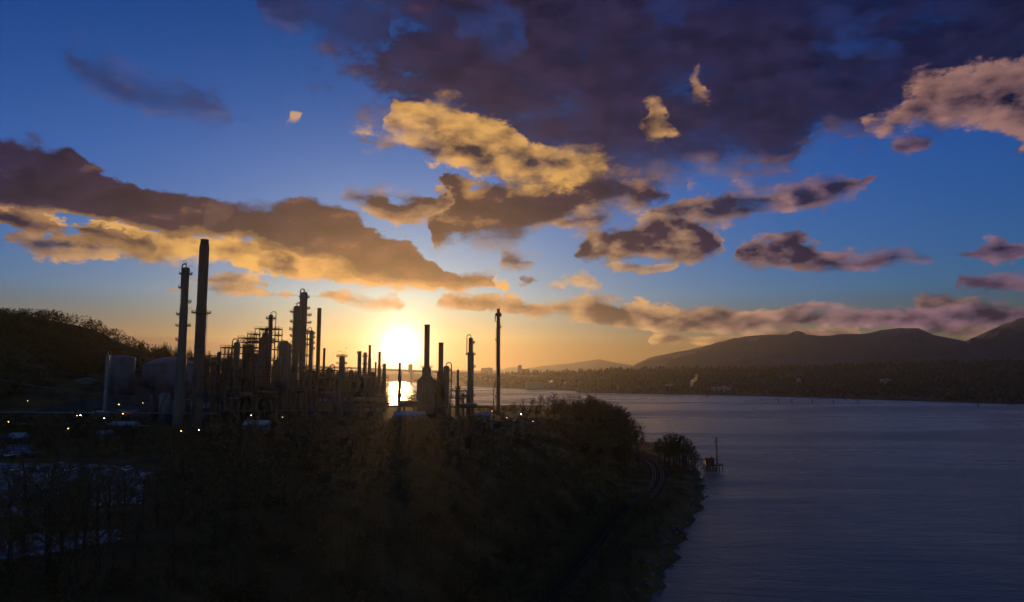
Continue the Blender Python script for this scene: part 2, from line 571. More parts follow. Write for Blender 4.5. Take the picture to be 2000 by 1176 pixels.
M = {
    'soil': mat('soil', (0.09, 0.055, 0.026), (0.18, 0.11, 0.05), 0.08, 0.95, spec=0.05, bump=0.4, bump_dist=0.6),
    'gravel': mat('gravel', (0.06, 0.055, 0.05), (0.11, 0.10, 0.09), 0.15, 0.95, spec=0.05),
    'lot': mat('pavement', (0.05, 0.05, 0.06), (0.30, 0.29, 0.34), 0.16, 0.55, lo=0.40, hi=0.62, detail=8),
    'ballast': mat('ballast', (0.045, 0.038, 0.034), (0.075, 0.066, 0.06), 2.0, 0.95, spec=0.05),
    'rail': mat('rail_steel', (0.16, 0.12, 0.095), None, rough=0.42, metal=0.85),
    'sleeper': mat('sleeper_wood', (0.06, 0.045, 0.035), (0.09, 0.07, 0.055), 2.0, 0.9),
    'rock': mat('rock', (0.07, 0.068, 0.065), (0.16, 0.15, 0.14), 0.4, 0.9, bump=0.5),
    'steel': mat('painted_steel', (0.085, 0.075, 0.07), (0.13, 0.115, 0.105), 0.5, 0.55, stretch=(1, 1, 0.2)),
    'darksteel': mat('dark_steel', (0.06, 0.055, 0.052), (0.10, 0.09, 0.082), 0.6, 0.6),
    'stack': mat('chimney_steel', (0.08, 0.058, 0.05), (0.12, 0.09, 0.078), 0.25, 0.6, stretch=(1, 1, 0.25)),
    'alu': mat('insulation_cladding', (0.18, 0.18, 0.19), (0.27, 0.27, 0.28), 0.4, 0.5, metal=0.3, stretch=(1, 1, 0.2)),
    'tank': mat('tank_paint', (0.10, 0.095, 0.125), (0.15, 0.14, 0.18), 0.2, 0.5, stretch=(1, 1, 0.3)),
    'shed': mat('shed_cladding', (0.16, 0.165, 0.18), (0.22, 0.225, 0.24), 0.3, 0.6),
    'roof': mat('shed_roof', (0.26, 0.27, 0.31), (0.36, 0.37, 0.40), 0.3, 0.5),
    'door': mat('door_paint', (0.12, 0.14, 0.17), (0.16, 0.18, 0.21), 1.0, 0.6),
    'concrete': mat('concrete', (0.26, 0.25, 0.24), (0.36, 0.35, 0.33), 0.3, 0.85),
    'bark': mat('bark', (0.055, 0.044, 0.034), (0.10, 0.08, 0.06), 1.2, 0.9),
    'twig': mat('twigs', (0.12, 0.072, 0.034), (0.20, 0.125, 0.06), 0.6, 0.9),
    'leaf': mat('leaves', (0.07, 0.058, 0.015), (0.14, 0.105, 0.03), 0.5, 0.75),
    'needle': mat('needles', (0.014, 0.026, 0.012), (0.036, 0.050, 0.022), 0.5, 0.8),
    'brush': mat('undergrowth', (0.10, 0.066, 0.018), (0.17, 0.115, 0.034), 0.12, 0.95, spec=0.05),
    'farwood': mat('far_woods', (0.028, 0.030, 0.024), (0.06, 0.056, 0.042), 0.01, 0.9),
    'mount': mat('mountain_forest', (0.045, 0.042, 0.050), (0.08, 0.074, 0.080), 0.0012, 0.95),
    'wood': mat('weathered_timber', (0.07, 0.055, 0.045), (0.12, 0.10, 0.08), 1.5, 0.85),
    'redpaint': mat('red_paint', (0.26, 0.05, 0.035), (0.33, 0.08, 0.05), 0.8, 0.6),
    'bird': mat('feathers', (0.10, 0.10, 0.11), (0.2, 0.2, 0.2), 4.0, 0.8),
    'lampwhite': emit('lamp_glass_white', (1.0, 0.93, 0.85), 10.0),
    'lampamber': emit('lamp_glass_amber', (1.0, 0.45, 0.07), 7.0),
    'lampdim': emit('lamp_glass_dim', (1.0, 0.62, 0.28), 2.5),
    'glass': mat('window_glass', (0.03, 0.035, 0.04), None, rough=0.1, spec=0.6),
    'buoy': mat('buoy_paint', (0.05, 0.09, 0.06), (0.08, 0.13, 0.09), 1.0, 0.5),
}


def water_material():
    m = bpy.data.materials.new('inlet_water')
    m.use_nodes = True
    t = m.node_tree
    nn, ln = t.nodes.new, t.links.new
    p = t.nodes['Principled BSDF']
    p.inputs['Base Color'].default_value = (0.130, 0.160, 0.200, 1)
    p.inputs['IOR'].default_value = 1.333
    p.inputs['Specular IOR Level'].default_value = 0.5
    g = nn('ShaderNodeNewGeometry')

    def nz(scale, stretch, detail, rough=0.55, rot=0.0):
        mp = nn('ShaderNodeMapping'); mp.inputs['Scale'].default_value = stretch; mp.inputs['Rotation'].default_value = (0, 0, rot)
        ln(g.outputs['Position'], mp.inputs['Vector'])
        n = nn('ShaderNodeTexNoise'); n.inputs['Scale'].default_value = scale; n.inputs['Detail'].default_value = detail; n.inputs['Roughness'].default_value = rough; n.inputs['Distortion'].default_value = 0.7
        ln(mp.outputs[0], n.inputs['Vector'])
        return n.outputs['Fac']

    def math_(op, a, b):
        n = nn('ShaderNodeMath'); n.operation = op
        for i, v in enumerate((a, b)):
            if isinstance(v, (int, float)):
                n.inputs[i].default_value = v
            else:
                ln(v, n.inputs[i])
        return n.outputs[0]
    fine = nz(0.55, (0.75, 1.4, 1), 4.0, 0.6, 0.25)          # wind ripples, metres across
    swell = nz(0.07, (0.6, 1.5, 1), 4.0, 0.6, 0.15)
    patch = nz(0.0042, (0.35, 1.5, 1), 5.0, 0.6, 0.10)       # cat's-paws and slicks
    cr = nn('ShaderNodeValToRGB'); cr.color_ramp.elements[0].position = 0.42; cr.color_ramp.elements[1].position = 0.60
    ln(patch, cr.inputs[0])
    rg = math_('MULTIPLY_ADD', cr.outputs[0], 0.22); rg.node.inputs[2].default_value = 0.16
    ln(rg, p.inputs['Roughness'])
    amp = math_('MULTIPLY_ADD', cr.outputs[0], 0.5); amp.node.inputs[2].default_value = 0.55
    b1 = nn('ShaderNodeBump'); b1.inputs['Distance'].default_value = 0.55
    ln(amp, b1.inputs['Strength']); ln(fine, b1.inputs['Height'])
    b2 = nn('ShaderNodeBump'); b2.inputs['Distance'].default_value = 1.6; b2.inputs['Strength'].default_value = 0.4
    ln(swell, b2.inputs['Height']); ln(b1.outputs[0], b2.inputs['Normal'])
    mid = nz(0.022, (0.45, 1.5, 1), 6.0, 0.68, -0.06)        # long wind streaks
    b3 = nn('ShaderNodeBump'); b3.inputs['Distance'].default_value = 7.0; b3.inputs['Strength'].default_value = 0.36
    ln(mid, b3.inputs['Height']); ln(b2.outputs[0], b3.inputs['Normal'])
    ln(b3.outputs[0], p.inputs['Normal'])
    return m


# ------------------------------------------------------------------ terrain
_sp = [gz(1265, 1176), gz(1300, 1110), gz(1338, 1040), gz(1364, 990), gz(1373, 955), gz(1362, 925)]
_sy = [-400, -100, 60] + [p.y for p in _sp] + [520, 600, 700, 800, 900, 1000, 1200, 1600, 2500]
_sx = [-140, -40, 5] + [p.x for p in _sp] + [128, 130, 112, 70, 5, -80, -240, -520, -1000]


def sm(t):
    t = np.clip(t, 0, 1)
    return t * t * (3 - 2 * t)


def shore_x(y):
    y = np.asarray(y, float)
    w = sm((y - 80) / 60) * (1 - sm((y - 900) / 100))
    return np.interp(y, _sy, _sx) + w * (1.5 * np.sin(y * 0.21) + 1.1 * np.sin(y * 0.53 + 1) + 0.7 * np.sin(y * 1.1 + 2))


def height(x, y):
    x = np.asarray(x, float); y = np.asarray(y, float)
    d = shore_x(y) - x
    k = sm((y - 400) / 45)
    z = (1 - k) * np.interp(d, [-80, -15, 0, 3, 8, 44, 85, 112], [-12, -4, 0, 2.2, 4.4, 4.8, 31, 35.4]) \
        + k * np.interp(d, [-80, -15, 0, 3, 8, 41, 58, 74], [-12, -4, 0, 2.2, 4.4, 4.8, 30, 35.4])
    top = np.interp(y, [-100, 90, 330, 420, 620, 690, 800, 1000], [24, 25.5, 33, 36, 36, 28, 10, 7])
    z = np.where(d > 8, 4.8 + (z - 4.8) * (top - 4.8) / (35.4 - 4.8), z)
    hx = np.where(x > -480, np.exp(-((x + 480) / 150) ** 2), 1.0)
    hill = 74 * hx * sm((y - 400) / 150) * (1 - sm((y - 850) / 300))
    n = 1.2 * np.sin(x * 0.045 + 1.3) * np.sin(y * 0.05) + 0.7 * np.sin(x * 0.11 + y * 0.07)
    rough = np.clip(sm((d - 50) / 30) * (1 - sm((y - 200) / 150)) + hill / 60, 0, 1)
    knoll = 15 * np.exp(-((y - 675) / 38) ** 2) * (1 - sm((x + 152) / 30)) * sm((d - 100) / 40)
    return z + hill + knoll + n * rough


def hz(x, y):
    return float(height(x, y))


def ground_at(px, py, y0=60.0, y1=1400.0):
    """Where the ray through a photograph point meets the ground."""
    v = ray(px, py)
    ys = np.arange(y0, y1, 1.0)
    xs = v.x * ys / v.y
    zs = CAM_Z + v.z * ys / v.y
    below = np.nonzero(zs <= height(xs, ys))[0]
    i = below[0] if len(below) else len(ys) - 1
    return Vector((xs[i], ys[i], hz(xs[i], ys[i])))


def grid_mesh(name, xs, ys, zf, m, smooth=True):
    X, Y = np.meshgrid(xs, ys)
    Z = zf(X, Y)
    nx, ny = len(xs), len(ys)
    co = np.stack([X, Y, Z], -1).reshape(-1, 3)
    i = np.arange((nx - 1) * (ny - 1))
    r, c = i // (nx - 1), i % (nx - 1)
    a = r * nx + c
    f = np.stack([a, a + 1, a + nx + 1, a + nx], -1)
    me = bpy.data.meshes.new(name)
    me.from_pydata(co.tolist(), [], f.tolist())
    if smooth:
        me.polygons.foreach_set('use_smooth', [True] * len(me.polygons))
    me.materials.append(m)
    o = bpy.data.objects.new(name, me)
    C.objects.link(o)
    return o


tag(grid_mesh('ground', np.arange(-1500, 241, 6.0), np.arange(-60, 1500, 6.0), height, M['soil']), kind='structure')
wm = water_material()
tag(MB().add([(-14900, -440, 0), (14900, -440, 0), (14900, 12900, 0), (-14900, 12900, 0)], [(0, 1, 2, 3)]).build('water', wm), kind='structure')


def sheet(name, poly_px, m, lift=0.12, step=4.0, label=None):
    """A paved area lying on the ground inside a polygon given in photograph points."""
    pts = [ground_at(*p) for p in poly_px]
    P = [(p.x, p.y) for p in pts]
    return sheet_xy(name, P, m, lift, step)


def sheet_xy(name, P, m, lift=0.12, step=4.0):
    x0, x1 = min(p[0] for p in P), max(p[0] for p in P)
    y0, y1 = min(p[1] for p in P), max(p[1] for p in P)

    def inside(x, y):
        k = False
        for i in range(len(P)):
            (ax, ay), (bx, by) = P[i], P[i - 1]
            if (ay > y) != (by > y) and x < (bx - ax) * (y - ay) / (by - ay) + ax:
                k = not k
        return k
    nx, ny = int((x1 - x0) / step) + 2, int((y1 - y0) / step) + 2
    idx, vs, fs = {}, [], []

    def vid(i, j):
        if (i, j) not in idx:
            x, y = x0 + i * step, y0 + j * step
            idx[(i, j)] = len(vs)
            vs.append((x, y, hz(x, y) + lift))
        return idx[(i, j)]
    for j in range(ny):
        for i in range(nx):
            if inside(x0 + (i + 0.5) * step, y0 + (j + 0.5) * step):
                fs.append((vid(i, j), vid(i + 1, j), vid(i + 1, j + 1), vid(i, j + 1)))
    o = MB().add(vs, fs).build(name, m, smooth=True)
    return tag(o, kind='structure')


sheet_xy('refinery_yard', [(-330, 350), (10, 350), (15, 640), (-260, 640)], M['gravel'], 0.14, 6.0)
sheet('parking_lot', [(-260, 905), (120, 905), (290, 925), (270, 985), (60, 1010), (-260, 1015)], M['lot'], 0.2, 3.0)
sheet('access_road', [(-300, 1046), (120, 1042), (235, 1038), (238, 1058), (120, 1082), (-300, 1110)], M['lot'], 0.2, 2.0)
sheet('storage_lot', [(-200, 862), (75, 860), (60, 888), (-200, 900)], M['lot'], 0.2, 3.0)

# ------------------------------------------------------------------ far land, mountains
def ridge(name, crest, D, foot, back, m, rows=26, rough=0.13, kind='structure', base=0.0):
    """Hill range: crest line given in photograph points at distance D."""
    P = [at(px, py, D) for px, py in crest]
    px = np.array([p.x for p in P]); pz = np.array([p.z for p in P])
    xs = np.linspace(px[0], px[-1], 220)
    cz = np.interp(xs, px, pz)
    vs, fs = [], []
    ts = [(i / rows) for i in range(rows + 1)] + [1 + (i + 1) / 4 for i in range(4)]
    for t in ts:
        for i, x in enumerate(xs):
            if t <= 1:
                y = D - foot * (1 - t)
                n = mnoise.fractal(Vector((x / foot * 5, y / foot * 5, 3.7)), 1.0, 2.0, 6)
                z = cz[i] * (t ** 0.8) + n * rough * cz[i] * math.sin(PI * t) * 2.2 + n * 0.03 * cz[i] * t
                z = max(z, -4) if t > 0 else -4
            else:
                y = D + back * (t - 1)
                z = cz[i] * (2 - t) - 3 * (t - 1)
            # spread sideways so the range keeps its outline when seen from the inlet
            vs.append((x * y / D, y, z))
    n = len(xs)
    for j in range(len(ts) - 1):
        for i in range(n - 1):
            a = j * n + i
            fs.append((a, a + 1, a + n + 1, a + n))
    return tag(MB().add(vs, fs).build(name, m, smooth=True), kind=kind)


ridge('mountain', [(1225, 724), (1240, 712), (1270, 698), (1320, 688), (1345, 684), (1390, 672), (1430, 661), (1500, 655), (1560, 653), (1600, 656), (1640, 653), (1690, 652),
                   (1720, 645), (1760, 640), (1795, 641), (1825, 655), (1860, 663), (1885, 668), (1930, 690), (1990, 715)], 7200, 2600, 2000, M['mount'])
ridge('mountain', [(1780, 712), (1850, 690), (1885, 667), (1930, 645), (1990, 624), (2080, 618), (2250, 620), (2500, 660)], 7900, 1800, 2500, M['mount'])
ridge('mountain', [(1700, 716), (1780, 703), (1850, 695), (1920, 680), (1960, 665), (2000, 647), (2090, 625), (2250, 610), (2600, 630)], 5200, 1700, 1800, M['mount'])
ridge('hills', [(960, 727), (985, 720), (1000, 716), (1022, 721), (1060, 714), (1110, 711), (1140, 706), (1170, 702), (1200, 708), (1235, 714), (1275, 726)], 10500, 2000, 1800, M['mount'], rough=0.03)
ridge('hills', [(-1400, 700), (-600, 706), (0, 715), (300, 720), (560, 722), (760, 723), (900, 723), (1000, 724), (1060, 727)], 9000, 3000, 1500, M['mount'], rough=0.03)

# the low wooded north shore
NS = [(560, 741), (700, 743), (830, 748), (900, 754), (960, 757), (1030, 761), (1120, 763), (1128, 767), (1250, 769), (1450, 773), (1600, 777), (1800, 784), (2000, 790), (2300, 800), (2700, 812)]
NSP = [gz(*p) for p in NS]
NR = [(560, 727), (830, 727), (900, 728), (960, 727), (1040, 725), (1100, 721), (1200, 717), (1300, 715), (1500, 713), (1600, 711), (1700, 706), (1800, 703), (2000, 700), (2300, 696), (2700, 690)]


def north_point(u, t):
    """u along the shore in photograph x, t inland 0..1"""
    a = np.interp(u, [p[0] for p in NS], [p.x for p in NSP]); b = np.interp(u, [p[0] for p in NS], [p.y for p in NSP])
    py = np.interp(u, [p[0] for p in NR], [p[1] for p in NR])
    yb = b + 1500.0
    e = at(float(u), float(py), float(yb))
    e.z -= 15
    x = a + (e.x - a) * t
    y = b + (e.y - b) * t
    z = 2.0 + (e.z - 2.0) * (0.35 * t + 0.65 * t * t) if t > 0 else -1.5
    n = mnoise.fractal(Vector((x / 260, y / 260, 1.1)), 1.0, 2.0, 4)
    return Vector((x, y, z + (n * 5 * min(1, t * 5) if t > 0 else 0)))


us = np.linspace(560, 2700, 260)
tsn = [0, 0.004, 0.03, 0.08, 0.15, 0.25, 0.36, 0.48, 0.6, 0.72, 0.84, 0.93, 1.0]
vs = [north_point(u, t) for t in tsn for u in us]
fs = [(j * 260 + i, j * 260 + i + 1, (j + 1) * 260 + i + 1, (j + 1) * 260 + i) for j in range(len(tsn) - 1) for i in range(259)]
tag(MB().add(vs, fs).build('north_shore', M['farwood'], smooth=True), kind='structure')

# its woods: thousands of crowns that read as one mass
mb = MB()
for k in range(11000):
    u = rng.uniform(900, 2450)
    t = rng.random() ** 0.8
    if u < 1130 and t < 0.35 and rng.random() < 0.8:
        continue
    p = north_point(u, 0.02 + 0.98 * t)
    if mnoise.noise(Vector((p.x / 180, p.y / 180, 5))) < -0.28 and t < 0.8:
        continue
    h = rng.uniform(7, 17) if rng.random() < 0.88 else rng.uniform(17, 26)
    r = h * rng.uniform(0.2, 0.5)
    n = 5
    a0 = rng.random() * 6
    ring1 = [(p.x + r * math.cos(a0 + 2 * PI * i / n) * rng.uniform(.8, 1.2), p.y + r * math.sin(a0 + 2 * PI * i / n), p.z + h * rng.uniform(0.15, 0.45)) for i in range(n)]
    ring2 = [(p.x + r * .62 * math.cos(a0 + .5 + 2 * PI * i / n), p.y + r * .62 * math.sin(a0 + .5 + 2 * PI * i / n), p.z + h * rng.uniform(0.6, 0.85)) for i in range(n)]
    vs = [(p.x, p.y, p.z - 1)] + ring1 + ring2 + [(p.x, p.y, p.z + h)]
    fs = [(0, 1 + (i + 1) % n, 1 + i) for i in range(n)] + [(1 + i, 1 + (i + 1) % n, 6 + i) for i in range(n)] + [(1 + (i + 1) % n, 6 + (i + 1) % n, 6 + i) for i in range(n)] + [(6 + i, 6 + (i + 1) % n, 11) for i in range(n)]
    mb.add(vs, fs)
tag(mb.build('north_shore_woods', M['farwood']), 'dark woods covering the far shore across the inlet', 'woods', kind='stuff')

# ------------------------------------------------------------------ refinery: columns, stacks, vessels
def railing(r, z, a0, a1, h=1.15):
    mb = MB()
    n = max(4, int(abs(a1 - a0) / 24))
    arc = [(r * math.cos(R(a0 + (a1 - a0) * i / n)), r * math.sin(R(a0 + (a1 - a0) * i / n))) for i in range(n + 1)]
    for hh in (h, h * 0.5):
        mb.tube([(x, y, z + hh) for x, y in arc], 0.085, 4)
    for x, y in arc:
        mb.tube([(x, y, z), (x, y, z + h)], 0.085, 4)
    return mb


def ladder_mesh(r, z0, z1, ang, off=0.35):
    mb = MB()
    co, si = math.cos(R(ang)), math.sin(R(ang))
    for s in (-0.3, 0.3):
        x, y = co * (r + off) - si * s, si * (r + off) + co * s
        mb.tube([(x, y, z0), (x, y, z1)], 0.06, 4)
    k = z0 + 0.5
    while k < z1:
        a = (co * (r + off) + si * 0.3, si * (r + off) - co * 0.3, k)
        b = (co * (r + off) - si * 0.3, si * (r + off) + co * 0.3, k)
        mb.tube([a, b], 0.04, 4, cap=False)
        k += 1.2
    k = z0 + 2.5
    while k < z1:                      # safety hoops
        cx, cy = co * (r + off + 0.35), si * (r + off + 0.35)
        mb.tube([(cx + 0.42 * math.cos(t), cy + 0.42 * math.sin(t), k) for t in [R(ang - 130 + 260 * i / 6) for i in range(7)]], 0.04, 4, cap=False)
        k += 2.4
    return mb


def tower(name, label, cat, px, D, ytop, w, plats=(), ladder=None, prof=None, m='steel', top='dome', pipe=None, vent=None, davit=None, group=None, zbase=None):
    """A vertical vessel or stack. Widths and heights are photograph pixels at distance D; angles in degrees (0 = right)."""
    k = D / FPX
    p = at(px, ytop, D)
    g = (hz(p.x, D) if zbase is None else zbase) - 0.25
    root = thing(name, label, cat, (p.x, D, g), group)
    H = p.z - g
    r = w / 2 * k

    def lz(py):
        return at(px, py, D).z - g
    sect = [(H, r)] + [(lz(py), ww / 2 * k) for py, ww in (prof or [])]
    base_r = sect[-1][1]
    pr = [(base_r * 1.12, 0), (base_r * 1.12, 0.5), (base_r, 0.9)]
    for i in range(len(sect) - 1, 0, -1):
        z0, r0 = sect[i]
        pr += [(r0, z0)]
        if top != 'taper' or i > 1:
            pr += [(sect[i - 1][1], z0 + abs(r0 - sect[i - 1][1]) * 1.4 + 0.05)]
    if top == 'dome':
        for t in (0, 25, 50, 72, 86):
            pr.append((r * math.cos(R(t)) + 0.01, H - r * 0.55 + r * 0.55 * math.sin(R(t))))
        shell = MB().lathe(pr, 22).build('shell', M[m], root, True)
    else:
        pr += [(r, H - 0.6), (r * 1.08, H - 0.6), (r * 1.08, H), (r * 0.86, H), (r * 0.84, H - 4.0)]
        shell = MB().lathe(pr, 22).build('shell', M[m], root, True)

    def rad(z):
        for i in range(len(sect) - 1, -1, -1):
            if z <= sect[i][0] + 0.01:
                return sect[i][1]
        return r
    for py, a0, a1, ext in plats:
        z = lz(py)
        rr = rad(z)
        wd = ext * k
        pl = MB().ring(rr * 0.98, rr + wd, z, 0.36, a0, a1)
        nb = 3
        for i in range(nb):
            t = R(a0 + (a1 - a0) * (i + 0.5) / nb)
            pl.tube([(rr * math.cos(t), rr * math.sin(t), z - wd * 0.7), ((rr + wd * 0.9) * math.cos(t), (rr + wd * 0.9) * math.sin(t), z)], 0.08, 4)
        po = pl.build('platform', M['darksteel'], root)
        railing(rr + wd - 0.1, z + 0.2, a0, a1).build('railing', M['darksteel'], po)
    if ladder is not None:
        ang, ya, yb = ladder
        ladder_mesh(rad(lz(ya)), lz(yb), lz(ya), ang).build('ladder', M['darksteel'], root)
    if pipe is not None:                # overhead line: up over the head and down one side
        ang, off, ybot = pipe[:3]
        co, si = math.cos(R(ang)), math.sin(R(ang))
        q = r + off * k
        zt = H + 0.25 * r
        MB().tube([(0, 0, zt - 0.4), (0, 0, zt + 0.9), (co * q * 0.35, si * q * 0.35, zt + 1.5), (co * q * 0.8, si * q * 0.8, zt + 1.3), (co * q, si * q, zt + 0.3), (co * q, si * q, lz(ybot))],
                  max(0.16, r * 0.2), 8).build('overhead_pipe', M['alu'], root, True)
    if vent is not None:                # gooseneck vent above the head
        h, ww = vent[0] * k, vent[1] * k
        MB().tube([(0, 0, H - 0.3), (0, 0, H + h * 0.8), (-ww * 0.2, 0, H + h), (-ww * 0.8, 0, H + h), (-ww, 0, H + h * 0.8)], 0.14, 6).build('vent_pipe', M['darksteel'], root, True)
    if davit is not None:
        h, ww = davit[0] * k, davit[1] * k
        MB().tube([(r * 0.7, 0, H - 0.5), (r * 0.7, 0, H + h), (r * 0.7 + ww, 0, H + h * 1.15), (r * 0.7 + ww, 0, H + h * 0.7)], 0.1, 5).build('davit', M['darksteel'], root)
    return root


# the great chimney and the column beside it
tc_ = tower('chimney', 'tallest dark steel chimney with a collar and one ring platform', 'chimney', 400, 380, 468, 14.5,
            plats=[(612, 130, 410, 8)], ladder=(10, 612, 800), prof=[(484, 18.5), (600, 19.5), (800, 22)], m='stack', top='taper')
_k = 380 / FPX
_ct = at(400, 468, 380).z - tc_.location.z
for py in (520, 560, 640, 680):
    zz = at(400, py, 380).z - tc_.location.z
    rr = np.interp(py, [484, 600, 800], [18.5, 19.5, 22]) / 2 * _k
    MB().ring(rr * 0.97, rr * 1.05, zz, 0.35, 0, 360, 24).build('band', M['stack'], tc_)
MB().tube([(-6.3, -0.6, at(400, 606, 380).z - tc_.location.z), (-6.3, -0.6, at(400, 602, 380).z - tc_.location.z), (-5.2, -0.6, at(400, 600, 380).z - tc_.location.z)], 0.1, 5).build('davit', M['darksteel'], tc_)
tower('distillation_column', 'tall column with staggered platforms just left of the tallest chimney', 'column', 363.5, 372, 522, 15,
      plats=[(536, -30, 210, 5.5), (563, 130, 230, 5.5), (590, -50, 50, 6), (615, 130, 230, 6), (637, -40, 220, 6.5), (664, 120, 220, 5)],
      ladder=(175, 537, 664), prof=[(530, 13.5), (600, 15), (664, 16), (700, 19), (800, 20)], pipe=(160, 2.5, 560), vent=(13, 7), davit=(3, 7))

# lower left: slim double column, storage tanks, silos
tower('distillation_column', 'slim pale column with twin risers left of the storage tanks', 'column', 211, 430, 692, 6.5,
      plats=[(727, 90, 270, 3.5), (757, 90, 270, 3.5), (785, 90, 270, 3.5)], ladder=(180, 692, 810), m='alu', pipe=(0, 3.4, 808))


def tank(name, label, pxa, pxb, D, yshoulder, ytop, m, group=None, base_drop=0.0, rings=4):
    k = D / FPX
    px = (pxa + pxb) / 2
    r = (pxb - pxa) / 2 * k
    p = at(px, yshoulder, D)
    g = min(hz(p.x + r * math.cos(t), D + r * math.sin(t)) for t in np.linspace(0, 2 * PI, 12)) - base_drop
    root = thing(name, label, 'tank', (p.x, D, g), group)
    H = p.z - g
    rise = at(px, ytop, D).z - p.z
    MB().lathe([(r, 0), (r, H)], 40).build('wall', M[m], root, True)
    prof = [(r * 1.012, H - 0.35), (r * 1.012, H + 0.02)] + [(r * (1.0 - t) + 0.02, H + 0.02 + rise * (1 - (1 - t) ** 2)) for t in (0.02, 0.2, 0.4, 0.6, 0.8, 1.0)]
    MB().lathe(prof, 40).build('roof', M[m], root, True)
    for i in range(1, rings):
        MB().ring(r * 0.99, r * 1.008, H * i / rings, 0.25, 0, 360, 40).build('seam_band', M[m], root)
    railing(r * 0.985, H, 180, 360).build('railing', M['darksteel'], root)
    # stair winding up the wall
    st = MB()
    n = 26
    for i in range(n):
        t = R(200 + 110 * i / n)
        z = H * (i + 0.5) / n
        st.box(((r + 0.5) * math.cos(t), (r + 0.5) * math.sin(t), z), (1.0, 1.2, 0.12), t)
    st.build('stair', M['darksteel'], root)['kind'] = 'stuff'
    return root


tank('storage_tank', 'white upright tank with a bright rim at the foot of the wooded hill', 212, 262, 520, 699, 694, 'tank')
tank('storage_tank', 'broad tank with a shallow dome roof behind the tall column', 286, 384, 575, 713, 697, 'tank')
tank('silo', 'pale narrow silo below the dome roofed tank', 313, 331, 402, 768, 765, 'shed', rings=5)
tank('silo', 'darker narrow silo standing left of the pale silo', 295, 309, 404, 770, 767, 'steel', rings=5)
tank('storage_tank', 'low squat tank right of the pale silo, near the tall chimney', 336, 372, 420, 782, 778, 'steel')
tank('storage_tank', 'grey tank on the bench above the slim pale column', 150, 186, 520, 742, 738, 'shed')


def frame_tower(label, pxa, pxb, D, decks, depth, bays=2, name='steel_structure', rails=True):
    """Open steel frame: posts, decks with railings, diagonal braces."""
    k = D / FPX
    a, b = at(pxa, decks[0], D), at(pxb, decks[0], D)
    px = (pxa + pxb) / 2
    g = hz((a.x + b.x) / 2, D) - 0.2
    root = thing(name, label, 'structure', ((a.x + b.x) / 2, D, g))
    W = b.x - a.x
    zs = [at(px, y, D).z - g for y in decks]
    xs = [-W / 2 + W * i / bays for i in range(bays + 1)]
    for x in xs:
        for y in (-depth / 2, depth / 2):
            MB().box((x, y, zs[0] / 2), (0.38, 0.38, zs[0])).build('post', M['darksteel'], root)
    for z in zs:
        dk = MB()
        dk.box((0, 0, z - 0.15), (W + 0.8, depth + 0.8, 0.18))
        for y in (-depth / 2, depth / 2):
            dk.box((0, y, z - 0.5), (W, 0.3, 0.5))
        d = dk.build('deck', M['darksteel'], root)
        if rails:
            for y in (-depth / 2 - 0.35, depth / 2 + 0.35):
                rl = MB()
                for hh in (0.6, 1.15):
                    rl.tube([(-W / 2 - 0.35, y, z + hh), (W / 2 + 0.35, y, z + hh)], 0.06, 4)
                n = max(2, int(W / 1.8))
                for i in range(n + 1):
                    x = -W / 2 - 0.35 + (W + 0.7) * i / n
                    rl.tube([(x, y, z), (x, y, z + 1.15)], 0.08, 4)
                rl.build('railing', M['darksteel'], d)
    for i in range(bays):
        for j in range(len(zs)):
            z1, z0 = zs[j], (zs[j + 1] if j + 1 < len(zs) else 0.5)
            if (i + j) % 2 == 0:
                MB().tube([(xs[i], -depth / 2, z0), (xs[i + 1], -depth / 2, z1 - 0.4)], 0.12, 4).build('brace', M['darksteel'], root)
    return root


# the cracking unit in the middle of the plant
tower('vessel', 'thin column at the left end of the cracking unit', 'vessel', 428.5, 425, 687, 8, plats=[(700, 90, 270, 4)], ladder=(180, 690, 780))
frame_tower('open pipe frame between two columns left of the cracking unit', 436, 457, 430, [678, 691, 706, 720, 740], 7, 3)
tower('vessel', 'thick dark column at the left side of the cracking unit', 'vessel', 463, 428, 668, 11.5, plats=[(680, 60, 300, 4), (704, 60, 300, 4)], davit=(3, 5), pipe=(180, 3, 720))
frame_tower('dense stepped steel structure left of the regenerator vessel', 472, 501, 438, [660, 668, 678, 690, 704, 722, 742], 11, 3)
tank('vessel', 'squat drum inside the stepped steel structure', 476, 497, 438, 676, 672, 'steel', rings=2)
frame_tower('upper deck structure with railings beside the regenerator', 489, 503, 441, [652, 666, 684, 702, 726], 9, 2)
tower('regenerator', 'fat vessel with conical shoulder at the heart of the cracking unit', 'vessel', 520, 450, 641, 6.5,
      prof=[(650, 8), (662, 22), (705, 25), (730, 18), (760, 14)], plats=[(655, 0, 360, 4)], m='steel')
tower('riser_column', 'riser rising above the cracking unit with a pipe loop at its top', 'vessel', 529.5, 446, 614, 7.5,
      plats=[(623, -60, 240, 6), (643, 100, 260, 5), (665, -60, 240, 6)], pipe=(0, 6, 642), ladder=(180, 616, 690), vent=(3, 3))
frame_tower('tall open frame tower right of the riser with see-through bays', 534, 548, 444, [642, 654, 666, 682, 703, 730], 6.5, 2)
frame_tower('wide top deck with railing crossing behind the riser', 503, 534, 452, [642, 668, 700, 735], 8, 2)
tower('vessel', 'broad domed vessel right of the open frame tower', 'vessel', 555, 440, 665, 19, plats=[(680, 90, 270, 3)], davit=(3, 6))
tower('vessel', 'slim vessel beside the broad domed vessel', 'vessel', 566.5, 446, 672, 6, plats=[(690, -60, 60, 4)], pipe=(0, 2.5, 730))

